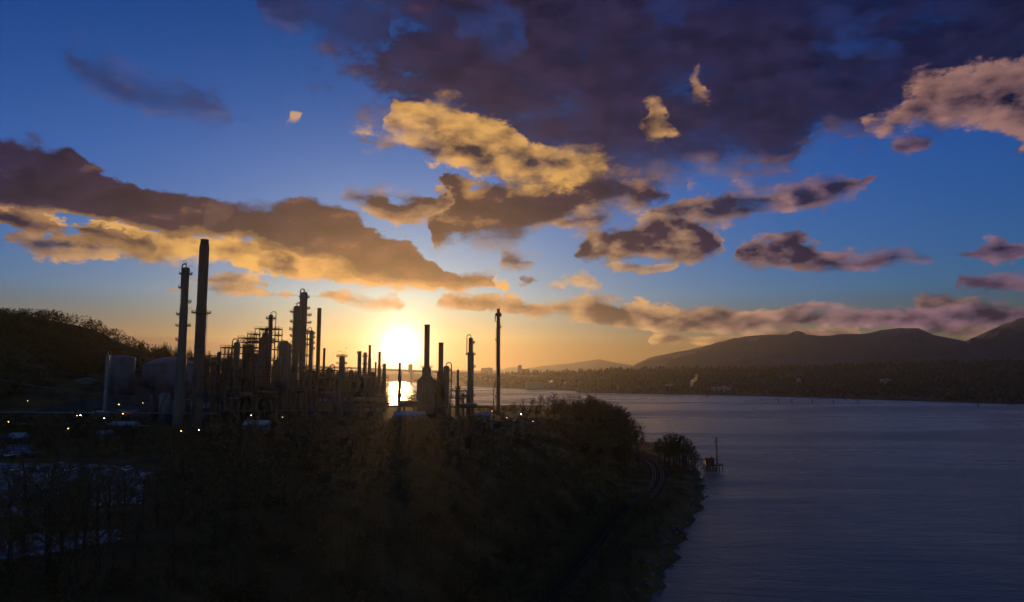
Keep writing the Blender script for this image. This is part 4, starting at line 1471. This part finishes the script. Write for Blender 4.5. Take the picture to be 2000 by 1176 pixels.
def conifer(seed, H):
    r_ = random.Random(seed)
    tr, cr = MB(), MB()
    tr.tube([(0, 0, -.3), (0, 0, H * .5), (0, 0, H * .97)], [H * .016, H * .01, .02], 6, cap=False)
    n = 22
    for i in range(n):
        t = (i + .3) / n
        z = H * (0.10 + 0.88 * t)
        L = H * 0.20 * (1 - t) ** .8 * r_.uniform(.75, 1.15) + .12
        m = r_.randint(7, 9)
        a0 = r_.random() * 6
        for k in range(m):
            a = a0 + 2 * PI * k / m + r_.uniform(-.25, .25)
            l = L * r_.uniform(.6, 1.2)
            d = Vector((math.cos(a), math.sin(a), r_.uniform(-.45, -.1)))
            p = Vector((0, 0, z))
            q = p + d * l
            s = Vector((-math.sin(a), math.cos(a), 0)) * l * r_.uniform(.2, .34)
            mid = p.lerp(q, .55)
            cr.add([p, mid - s + Vector((0, 0, -.1 * l)), q, mid + s + Vector((0, 0, -.1 * l))], [(0, 1, 2), (0, 2, 3)])
            cr.add([p + Vector((0, 0, .1 * l)), mid + Vector((0, 0, -.3 * l)), q], [(0, 1, 2)])
    return tr.mesh('trunk', M['bark'], True), cr.mesh('crown', M['needle']), None


BARE = [bare_tree(s, 15.0) for s in range(1, 7)]
TALL = [bare_tree(s, 15.0, spread=0.36, twig_w=0.055, leaf=0.14) for s in range(11, 15)]
LEAFY = [bare_tree(s, 15.0, spread=0.40, leaf=0.75) for s in range(21, 26)]
CONI = [conifer(s, 15.0) for s in range(31, 36)]


def plant(name, label, cat, kind, x, y, H, group, z=None, wide=1.0):
    tr, cr, lf = kind
    g = hz(x, y) if z is None else z
    o = thing(name, label, cat, (x, y, g - 0.15), group)
    s = H / 15.0
    o.scale = (s * wide, s * wide, s)
    o.rotation_euler = (0, 0, rng.random() * 6.28)
    place('trunk', tr, o)
    c = place('crown', cr, o)
    if lf:
        place('leaves', lf, c)
    return o


def inside_lots(x, y):
    p = ray_px(x, y)
    return p[0] < 300 and (902 < p[1] < 1015 or 1036 < p[1] < 1100)


def ray_px(x, y, z=None):
    z = hz(x, y) if z is None else z
    v = Vector((x, y, z - CAM_Z))
    f = v.y * math.cos(PITCH) + v.z * math.sin(PITCH)
    u = -v.y * math.sin(PITCH) + v.z * math.cos(PITCH)
    return 1000 + FPX * v.x / f, 588 - FPX * u / f


# near wood on the slope below the refinery: stratified scatter
spots = []
tries = 0
while len(spots) < 290 and tries < 60000:
    tries += 1
    y = rng.uniform(98, 345)
    x = rng.uniform(-0.80 * y, 60)
    d = float(shore_x(y)) - x
    if d < (52 if y < 320 else 46):
        continue
    px, py = ray_px(x, y)
    if px < -60 or py > 1240:
        continue
    if inside_lots(x, y):
        continue
    if px < 320 and py < 1036:
        # only a loose screen of trees in front of the lots
        if not (1010 < py < 1045 or rng.random() < 0.25):
            continue
    if px < 640 and py < 850:
        continue
    if any((x - a) ** 2 + (y - b) ** 2 < (6.2 if y < 200 else 7.5) ** 2 for a, b in spots):
        continue
    spots.append((x, y))
for i, (x, y) in enumerate(spots):
    r0 = rng.random()
    if r0 < 0.62:
        plant('bare_tree', 'leafless tree in the dark wood covering the slope below the refinery', 'tree', BARE[i % 6], x, y, rng.uniform(9, 15.5), 'leafless trees on the near slope')
    else:
        plant('leafy_tree', 'bushy olive green tree in the dark wood on the near slope', 'tree', LEAFY[i % 5], x, y, rng.uniform(6, 11.5), 'bushy trees on the near slope')

# scrubby trees hiding the railway before it comes out into the bend
for i in range(108):
    y = 104 + (i // 2) * 4.05 + rng.uniform(-1.2, 1.2)
    off = -rng.uniform(2.6, 3.8) if i % 2 else rng.uniform(7.4, 8.6)
    x = float(TRACK_X(y)) + off
    plant('small_leafy_tree', 'bushy tree overhanging the hidden stretch of railway', 'tree', (LEAFY + TALL)[i % 9], x, y, rng.uniform(6.0, 8.5), 'bushy trees overhanging the railway', wide=1.55)
n_ = 0
for i in range(400):
    y = rng.uniform(112, 322)
    x = float(TRACK_X(y)) - rng.uniform(4.5, 24)
    if n_ >= 70:
        break
    n_ += 1
    plant('leafy_tree', 'bushy tree in the belt between the wood and the railway', 'tree', (LEAFY + TALL)[i % 9], x, y, rng.uniform(6.0, 11.0) * (0.75 if y > 290 else 1.0), 'bushy trees beside the railway', wide=1.2)
for i in range(46):  # low trees on the bank, from the same leafy and twiggy tree meshes
    y = rng.uniform(130, 318)
    x = rng.uniform(float(TRACK_X(y)) + 8, float(shore_x(y)) - 4)
    plant('small_leafy_tree', 'low scrubby tree on the bank between railway and water', 'tree', (LEAFY + TALL)[i % 9], x, y, rng.uniform(3.5, 6.5), 'low trees on the near bank', wide=1.3)

# tall bare trees standing in front of the lots at lower left
for i, (px, D, ptop) in enumerate([(52, 138, 872), (78, 150, 850), (112, 128, 880), (128, 142, 842), (150, 136, 868), (168, 126, 880), (192, 146, 850), (214, 134, 872), (236, 150, 880), (262, 160, 890), (20, 130, 905), (300, 165, 900)]):
    x = (px - 1000) / FPX * D
    H = at(px, ptop, D).z - hz(x, D)
    rank = sorted([52, 78, 112, 128, 150, 168, 192, 214, 236, 262, 20, 300]).index(px)
    nth = ['leftmost', 'second from left', 'third from left', 'fourth from left', 'fifth from left', 'sixth from left', 'seventh from left', 'eighth from left', 'ninth from left', 'tenth from left', 'second from right', 'rightmost'][rank]
    plant('bare_tree', nth + ' of the tall leafless trees before the pale lots', 'tree', BARE[i % 6], x, D, H, 'tall leafless trees before the pale lots')

# trees on the bluff by the flare stack and along the bluff edge
for i, (px, D, ptop) in enumerate([(1040, 470, 776), (1056, 480, 770), (1070, 468, 772), (1082, 490, 766), (1094, 462, 772), (1106, 485, 767), (1118, 470, 770), (1130, 480, 772), (1142, 465, 776), (1150, 488, 768),
                                   (1160, 470, 772), (1172, 462, 776), (1184, 474, 780), (1196, 458, 790), (1208, 466, 788), (1218, 455, 796), (1228, 450, 798), (1238, 456, 804), (1244, 446, 818), (1020, 488, 780), (1005, 478, 786)]):
    x = (px - 1000) / FPX * D
    H = min(32, max(6, at(px, ptop - 7, D).z - hz(x, D)))
    plant('bare_tree', 'leafless tree along the bluff edge right of the flare stack', 'tree', (TALL + BARE[:3])[i % 7], x, D, H, 'leafless trees on the bluff edge', wide=0.8)
for i in range(62):
    px = rng.uniform(1030, 1252)
    D = rng.uniform(385, 460)
    x = (px - 1000) / FPX * D
    if float(shore_x(D)) - x < 44:
        continue
    ptop = np.interp(px, [1030, 1100, 1180, 1230, 1252], [812, 800, 790, 812, 845]) + rng.uniform(0, 60)
    H = at(px, float(ptop), D).z - hz(x, D)
    if H < 4:
        continue
    plant('leafy_tree', 'dense scrubby tree packed on the face of the bluff', 'tree', (LEAFY + TALL)[i % 9], x, D, min(H, 24), 'scrubby trees on the bluff face', wide=1.15)
for i in range(64):
    px = rng.uniform(1042, 1240)
    D = rng.uniform(425, 500)
    x = (px - 1000) / FPX * D
    if float(shore_x(D)) - x < 46:
        continue
    ptop = np.interp(px, [1042, 1080, 1150, 1200, 1240], [792, 780, 772, 776, 798]) + rng.uniform(-6, 20)
    H = at(px, float(ptop), D).z - hz(x, D)
    if H > 3:
        plant('bare_tree', 'thick twiggy tree crowding the top of the bluff by the water', 'tree', TALL[i % 4], x, D, min(H, 30), 'twiggy trees crowding the bluff top', wide=1.2)
# round dark bushes at the foot of the flare stack
for i, (px, D, ptop, w) in enumerate([(985, 470, 789, 1.5), (1003, 466, 787, 1.6), (1022, 462, 788, 1.6), (1036, 466, 796, 1.5), (958, 468, 792, 1.5), (940, 470, 789, 1.5), (1050, 462, 802, 1.4),
                                      (800, 560, 772, 1.6), (812, 540, 764, 1.7), (822, 530, 752, 1.7), (848, 520, 760, 1.7), (860, 520, 775, 1.7), (880, 530, 780, 1.6), (650, 520, 716, 1.8), (645, 530, 722, 1.8)] +
                                     [(rng.uniform(950, 1180), rng.uniform(440, 500), rng.uniform(790, 812), 1.6) for _ in range(44)]):
    if float(shore_x(D)) - (px - 1000) / FPX * D < 62:
        continue
    x = (px - 1000) / FPX * D
    H = max(4, at(px, ptop, D).z - hz(x, D))
    plant('round_bush', 'round dark bush growing among the plant near the bluff', 'bush', LEAFY[i % 5], x, D, H, 'round dark bushes among the plant', wide=w)
# dense trees on the point between the railway and the pier
for i, (px, D, ptop) in enumerate([(1282, 455, 850), (1292, 448, 842), (1300, 462, 840), (1310, 450, 838), (1320, 458, 839), (1328, 447, 840), (1338, 452, 846), (1345, 444, 856), (1352, 440, 872), (1316, 440, 856), (1334, 436, 866), (1302, 440, 860), (1346, 432, 890), (1330, 428, 900)]):
    x = (px - 1000) / FPX * D
    H = max(5, at(px, ptop, D).z - hz(x, D))
    plant('leafy_tree', 'dense tree on the small point between the railway bend and the pier', 'tree', (LEAFY + TALL)[i % 9], x, D, H, 'dense trees on the point by the pier')

# skyline trees of the hill on the left
for i in range(74):
    px = -20 + i * 3.2 + rng.uniform(-2, 2)
    crest = np.interp(px, [0, 50, 100, 130, 150, 180, 215], [618, 628, 643, 655, 660, 672, 684])
    D = rng.uniform(560, 600)
    x = (px - 1000) / FPX * D
    H = at(px, float(crest) + rng.uniform(-10, 6), D).z - hz(x, D)
    plant('bare_tree', 'ragged leafless tree on the skyline of the wooded hill at left', 'tree', BARE[i % 6], x, D, max(5, min(H, 20)), 'ragged trees on the hill skyline', wide=1.1)
for i in range(58):
    px = 212 + i * 4.0 + rng.uniform(-2, 2)
    ptop = np.interp(px, [210, 250, 275, 300, 330, 345, 380, 420, 440], [676, 668, 667, 676, 668, 670, 676, 680, 690]) + rng.uniform(-6, 7)
    D = rng.uniform(690, 760)
    x = (px - 1000) / FPX * D
    H = at(px, float(ptop), D).z - hz(x, D)
    plant('conifer', 'dark conifer on the skyline behind the storage tanks', 'tree', CONI[i % 5], x, D, max(6, min(H, 30)), 'conifers behind the storage tanks', wide=1.5)

# dark tree belt on the knoll behind the plant
for i in range(84):
    px = 405 + i * 4.15 + rng.uniform(-2, 2)
    ptop = np.interp(px, [405, 440, 480, 560, 620, 650, 700, 755], [684, 692, 698, 704, 712, 716, 724, 730]) + rng.uniform(-5, 8)
    D = rng.uniform(650, 690)
    x = (px - 1000) / FPX * D
    H = at(px, float(ptop), D).z - hz(x, D)
    plant('conifer' if i % 3 else 'leafy_tree', 'dark conifer in the tree belt behind the columns and stacks' if i % 3 else 'broad dark tree in the belt behind the columns and stacks', 'tree',
          CONI[i % 5] if i % 3 else LEAFY[i % 5], x, D, max(6, min(H, 28)), 'conifers behind the columns' if i % 3 else 'broad trees behind the columns', wide=1.7)

# the rest of the hill's wood reads as one mass: joined tufted crowns
co, fa = [], []
nr = np.random.default_rng(5)


def tufts(n_spots, n_tri, xr, yr, hr, keep, size):
    global co, fa
    k = 0
    base = sum(len(c) for c in co)
    for _ in range(n_spots * 6):
        if k >= n_spots:
            break
        x, y = nr.uniform(*xr), nr.uniform(*yr)
        if not keep(x, y):
            continue
        k += 1
        g = hz(x, y)
        h = nr.uniform(*hr)
        w = h * nr.uniform(.35, .6)
        u = nr.normal(size=(n_tri, 3)); u /= np.linalg.norm(u, axis=1)[:, None]
        u *= nr.uniform(.35, 1.0, (n_tri, 1)) ** .5
        c = np.stack([x + u[:, 0] * w, y + u[:, 1] * w, g + h * .55 + u[:, 2] * h * .48], -1)
        a = nr.normal(size=(n_tri, 3, 3)) * size * h
        t = (c[:, None, :] + a).reshape(-1, 3)
        co.append(t)
        fa.append(np.arange(len(t)).reshape(-1, 3) + base)
        base += len(t)


def flush(name, label, cat, m):
    global co, fa
    me = bpy.data.meshes.new(name)
    c, f = np.concatenate(co), np.concatenate(fa)
    me.vertices.add(len(c)); me.vertices.foreach_set('co', c.ravel())
    me.loops.add(f.size); me.loops.foreach_set('vertex_index', f.ravel())
    me.polygons.add(len(f)); me.polygons.foreach_set('loop_start', np.arange(0, f.size, 3))
    me.update(calc_edges=True)
    me.materials.append(m)
    o = bpy.data.objects.new(name, me)
    C.objects.link(o)
    tag(o, label, cat, kind='stuff')
    co, fa = [], []
    return o


def hill_keep(x, y):
    if float(shore_x(y)) - x < 120:
        return False
    if -330 < x < 15 and 350 < y < 640:
        return False
    p = ray_px(x, y)
    return p[0] > -80 and (x < -0.58 * y or y > 600)


tufts(1500, 46, (-620, -150), (330, 760), (7, 13), hill_keep, 0.055)
tufts(650, 60, (-560, -270), (530, 640), (8, 13), lambda x, y: -80 < ray_px(x, y)[0] < 230 and not (-330 < x and y < 640 and ray_px(x, y)[0] > 140), 0.05)
flush('hillside_woods', 'dark wood covering the hill and flats at the left of the plant', 'woods', M['brush'])


def slope_keep(x, y):
    d = float(shore_x(y)) - x
    if d < 9:
        return False
    tx = float(TRACK_X(y))
    if tx - 6 < x < tx + 11:
        return False
    px, py = ray_px(x, y)
    if px < -60 or px > 1420 or py > 1260:
        return False
    if px < 320 and (895 < py < 1018 or 1030 < py < 1105):
        return rng.random() < 0.06
    if d < 46 and y < 420:
        return rng.random() < 0.5
    return True


tufts(5200, 34, (-330, 130), (85, 430), (1.2, 3.6), slope_keep, 0.085)
flush('undergrowth', 'tangled scrub covering the near slope under the trees', 'undergrowth', M['brush'])

# ------------------------------------------------------------------ parked cars on the pale lots
def car_meshes(paint):
    prof = [(-2.2, 0.35), (-2.25, 0.75), (-1.35, 0.92), (2.05, 0.95), (2.2, 0.7), (2.15, 0.35)]
    body = MB()
    vs = [(x, s * 0.88, z) for s in (-1, 1) for x, z in prof]
    n = len(prof)
    body.add(vs, [tuple(range(n)), tuple(range(2 * n - 1, n - 1, -1))] + [(i, n + i, n + (i + 1) % n, (i + 1) % n) for i in range(n)])
    cab = MB()
    low, top = [(-1.25, 0.93), (1.75, 0.96)], [(-0.55, 1.45), (1.35, 1.45)]
    cab.add([(low[0][0], -.84, low[0][1]), (low[1][0], -.84, low[1][1]), (low[1][0], .84, low[1][1]), (low[0][0], .84, low[0][1]),
             (top[0][0], -.66, top[0][1]), (top[1][0], -.66, top[1][1]), (top[1][0], .66, top[1][1]), (top[0][0], .66, top[0][1])],
            [(0, 1, 5, 4), (1, 2, 6, 5), (2, 3, 7, 6), (3, 0, 4, 7), (4, 5, 6, 7)])
    roof = MB().box((0.4, 0, 1.48), (1.9, 1.34, 0.06))
    wheel = MB().tube([(0, -0.11, 0), (0, 0.11, 0)], 0.33, 12)
    return body.mesh('body', paint), cab.mesh('cabin_glass', M['glass']), roof.mesh('roof', paint), wheel.mesh('wheel', M['darksteel'])


paints = [('white', (0.7, 0.7, 0.7)), ('silver', (0.4, 0.41, 0.42)), ('dark', (0.05, 0.05, 0.06)), ('blue', (0.06, 0.1, 0.25))]
CARS = [(n, car_meshes(mat('car_paint_' + n, c_, None, rough=0.3, spec=0.5))) for n, c_ in paints]
ords = ['leftmost', 'second', 'third', 'fourth', 'fifth', 'sixth', 'seventh', 'eighth', 'rightmost']
for row, (py, pxs) in enumerate([(922, [30, 58, 86, 112, 138, 165, 192, 220, 248]), (893, [-4, 20, 44, 68])]):
    for i, px in enumerate(pxs):
        p = ground_at(px, py)
        nm, ms = CARS[(i * 3 + row) % 4]
        o_ = ords[i] if row == 0 else ['leftmost', 'second', 'third', 'rightmost'][i]
        cr_ = thing('parked_car', o_ + ' parked car, ' + nm + (', in the row along the pale parking lot' if row == 0 else ', in the short row on the storage lot'), 'car', (p.x, p.y, p.z + 0.22), 'cars parked on the lots')
        cr_.rotation_euler = (0, 0, PI / 2 + rng.uniform(-.06, .06) + (PI if i % 3 == 0 else 0))
        place('body', ms[0], cr_); place('cabin_glass', ms[1], cr_); place('roof', ms[2], cr_)
        for wx in (-1.35, 1.35):
            for wy in (-.8, .8):
                place('wheel', ms[3], cr_, (wx, wy, 0.33))

# ------------------------------------------------------------------ bridge, far buildings, steam, water marks
br = thing('bridge', 'long road bridge crossing the inlet far behind the plant', 'bridge', tuple(at(880, 745, 4000)))
bl = br.location.copy()
A, B = at(640, 717, 4350), at(1075, 737, 3650)


def bridge_pt(px):
    t = (px - 640) / (1075 - 640)
    return A.lerp(B, t) - bl


dk = []
for px in range(560, 1090, 10):
    dk.append(bridge_pt(px))
MB().tube(dk, 5.0, 4).build('deck', M['concrete'], br)
MB().tube([p + Vector((0, -6, 6)) for p in dk], 0.9, 4).build('railing', M['concrete'], br)
for px in (600, 640, 680, 720, 760, 800, 822, 862, 902, 943, 983, 1022, 1060):
    p = bridge_pt(px)
    MB().box((p.x, p.y, (p.z - bl.z) / 2 - 4), (13, 10, p.z + bl.z + 2)).build('pier', M['concrete'], br)
for label, pxa, pxb, yt, yb, D in [
    ('far terminal block with a raised tower above the bridge', 1011, 1019, 714, 735, 4600),
    ('far low terminal block right of the raised tower', 1019, 1034, 721, 735, 4550),
    ('far block at the right end of the bridge', 1040, 1049, 723, 738, 4500),
    ('far pale port shed by the water right of the flare stack', 1028, 1062, 748, 757, 2750),
    ('second far pale port shed further right by the water', 1066, 1084, 749, 757, 2780),
    ('far city block seen behind the bridge right of the sun', 798, 805, 712, 726, 4800),
    ('far wide block left of the flare stack', 940, 962, 719, 730, 5200),
    ('far small pale building on the opposite wooded shore', 1300, 1316, 752, 758, 2350),
    ('far pale building at the foot of the right mountain', 1880, 1890, 708, 713, 3600),
    ('far low shed on the opposite shore left of the steam plume', 1196, 1214, 757, 763, 2350),
    ('far long shed on the opposite shore right of the steam plume', 1392, 1424, 757, 763, 2150),
    ('far small house halfway up the opposite woods', 1556, 1563, 741, 746, 2500),
    ('far pale house near the opposite waterline below the silo', 1496, 1505, 764, 769, 2050),
    ('far pale hall on the opposite slope below the highest mountain', 1722, 1738, 742, 748, 2200),
]:
    a, b = at(pxa, yt, D), at(pxb, yb, D)
    root = thing('far_building', label, 'building', ((a.x + b.x) / 2, D, b.z - 8))
    W, H = b.x - a.x, a.z - b.z + 8
    MB().box((0, 0, H / 2), (W, W * 0.6 + 6, H)).build('wall', M['concrete'], root)
    MB().box((0, 0, H + 0.8), (W * 1.04, W * 0.64 + 6, 1.6)).build('roof', M['roof'], root)
    MB().box((W * 0.2, 0, H + 3.2), (W * 0.25, 6, 3.2)).build('roof_house', M['concrete'], root)
a = at(1481, 726, 2950)
si = thing('silo', 'lone pale silo catching light above the opposite woods', 'silo', (a.x, 2950, at(1481, 745, 2950).z - 6))
MB().lathe([(5.5, 0), (5.5, a.z - si.location.z - 3)], 18).build('wall', M['tank'], si, True)
MB().lathe([(5.7, a.z - si.location.z - 3), (3.0, a.z - si.location.z - 1), (0.3, a.z - si.location.z)], 18).build('roof', M['tank'], si, True)

# navigation marks
b0 = gz(1469, 800)
bu = thing('buoy', 'dark channel buoy floating alone in the open water', 'buoy', (b0.x, b0.y, 0))
MB().lathe([(1.2, -0.6), (1.5, 0.0), (1.5, 0.7), (0.9, 1.0)], 14).build('float', M['buoy'], bu, True)
MB().lathe([(0.85, 1.0), (0.4, 3.4), (0.45, 3.5), (0.45, 4.2), (0.1, 4.6)], 10).build('tower', M['buoy'], bu, True)
for i, (px, py) in enumerate([(1520, 787), (1547, 787), (1587, 788), (1628, 788), (1676, 788), (1911, 795)]):
    p = gz(px, py)
    lab = ['leftmost of the five mooring dolphins off the far shore', 'second mooring dolphin from the left off the far shore', 'middle of the five mooring dolphins off the far shore',
           'fourth mooring dolphin from the left off the far shore', 'rightmost of the five mooring dolphins off the far shore', 'lone mooring dolphin far right near the opposite shore'][i]
    mo = thing('mooring_dolphin', lab, 'mooring', (p.x, p.y, 0), 'mooring dolphins off the far shore')
    for dx, dy in ((-0.8, 0), (0.8, 0), (0, 0.9)):
        MB().tube([(dx * 1.5, dy * 1.5, -4), (dx * .5, dy * .5, 6.5)], 0.45, 7).build('pile', M['wood'], mo)
    MB().lathe([(1.3, 6.3), (1.3, 7.2), (0.4, 8.4)], 10).build('cap', M['wood'], mo)

# gulls
for label, px, py, D, rz in [('gull gliding above the ladder column', 927, 648, 455, 0.6), ('gull gliding over the isolated railed column', 676, 681, 420, -0.4), ('gull flying above the cracking unit', 511, 630, 430, 0.2)]:
    p = at(px, py, D)
    g = thing('gull', label, 'bird', tuple(p))
    g.rotation_euler = (0.35, 0.6, rz)
    MB().tube([(0, -0.45, 0), (0, -0.25, 0.03), (0, 0.1, 0.02), (0, 0.45, 0), (0, 0.6, 0)], [0.05, 0.13, 0.15, 0.06, 0.09], 8).build('body', M['bird'], g, True)
    for s in (-1, 1):
        MB().add([(0, -0.14, 0.04), (0, 0.16, 0.04), (s * 0.6, 0.12, 0.26), (s * 0.6, -0.14, 0.26), (s * 1.35, 0.2, 0.1), (s * 0.6, 0.0, 0.31)],
                 [(0, 1, 2, 3), (3, 2, 4), (0, 3, 5), (2, 5, 4)]).build('wing', M['bird'], g)


# steam: closed lumpy shapes filled with scattering vapour
def vapour(name, density, anis=0.5, colour=(1, 1, 1)):
    m = bpy.data.materials.new(name)
    m.use_nodes = True
    t = m.node_tree
    t.nodes.remove(t.nodes['Principled BSDF'])
    v = t.nodes.new('ShaderNodeVolumePrincipled')
    v.inputs['Density'].default_value = density
    v.inputs['Anisotropy'].default_value = anis
    v.inputs['Color'].default_value = (*colour, 1)
    t.links.new(v.outputs[0], t.nodes['Material Output'].inputs['Volume'])
    return m


def plume(label, pts, D, m, seed):
    """pts: (px, py, radius px) from the mouth outward."""
    k = D / FPX
    P = [at(px, py, D) for px, py, r in pts]
    o0 = P[0]
    n = 14
    vs, fs = [], []
    for i, (p, (_, _, r)) in enumerate(zip(P, pts)):
        dvec = (P[min(i + 1, len(P) - 1)] - P[max(i - 1, 0)]).normalized()
        ref = Vector((0, 1, 0))
        a = dvec.cross(ref).normalized(); b = dvec.cross(a)
        for j in range(n):
            t = 2 * PI * j / n
            w = r * k * (1 + 0.8 * mnoise.noise(Vector((math.cos(t) * 1.2 + seed, math.sin(t) * 1.2, i * 0.7))))
            vs.append(p - o0 + (a * math.cos(t) + b * math.sin(t)) * w)
    for i in range(len(P) - 1):
        for j in range(n):
            j2 = (j + 1) % n
            fs.append((i * n + j, i * n + j2, (i + 1) * n + j2, (i + 1) * n + j))
    fs += [tuple(range(n))[::-1], tuple((len(P) - 1) * n + j for j in range(n))]
    o = MB().add(vs, fs).build('steam_plume', m, smooth=True)
    o.location = o0
    return tag(o, label, 'steam')


plume('sunlit steam plume rising from the opposite shore', [(1350, 761, 1.6), (1350.5, 757, 2.6), (1350, 753, 2.2), (1352, 750, 3.8), (1351, 747, 2.6), (1353, 744, 4.6), (1357, 742, 3.0), (1358, 739, 5.0), (1361, 737, 2.2), (1360, 734, 3.4), (1362, 731, 1.0)], 2120, vapour('steam_dense', 0.016, 0.75), 1)
plume('small bright steam puff on the port shore, left of two', [(1072, 749, 1.2), (1074, 747, 2.4), (1077, 745, 2.8), (1080, 744, 1.4)], 2900, vapour('steam_small', 0.03, 0.75), 4)
plume('small bright steam puff on the port shore, right of two', [(1100, 750, 1.2), (1102, 748, 2.4), (1105, 747, 2.0), (1107, 746, 1.0)], 2900, vapour('steam_small', 0.03, 0.75), 7)
plume('faint warm smoke drifting from the tallest chimney', [(400.5, 467, 4), (401, 458, 7), (403, 446, 11), (408, 434, 16), (416, 423, 20), (428, 414, 22), (442, 408, 18), (455, 404, 8)], 380, vapour('smoke_faint', 0.0028, 0.8), 11)

# ------------------------------------------------------------------ the evening air
hm = vapour('evening_haze', 2.3e-5, 0.76, (1.0, 0.97, 0.94))
hb = MB().box((0, 6250, 367), (30000, 13500, 764)).build('haze', hm)
tag(hb, 'thin evening haze over the inlet and plant', 'haze', kind='stuff')
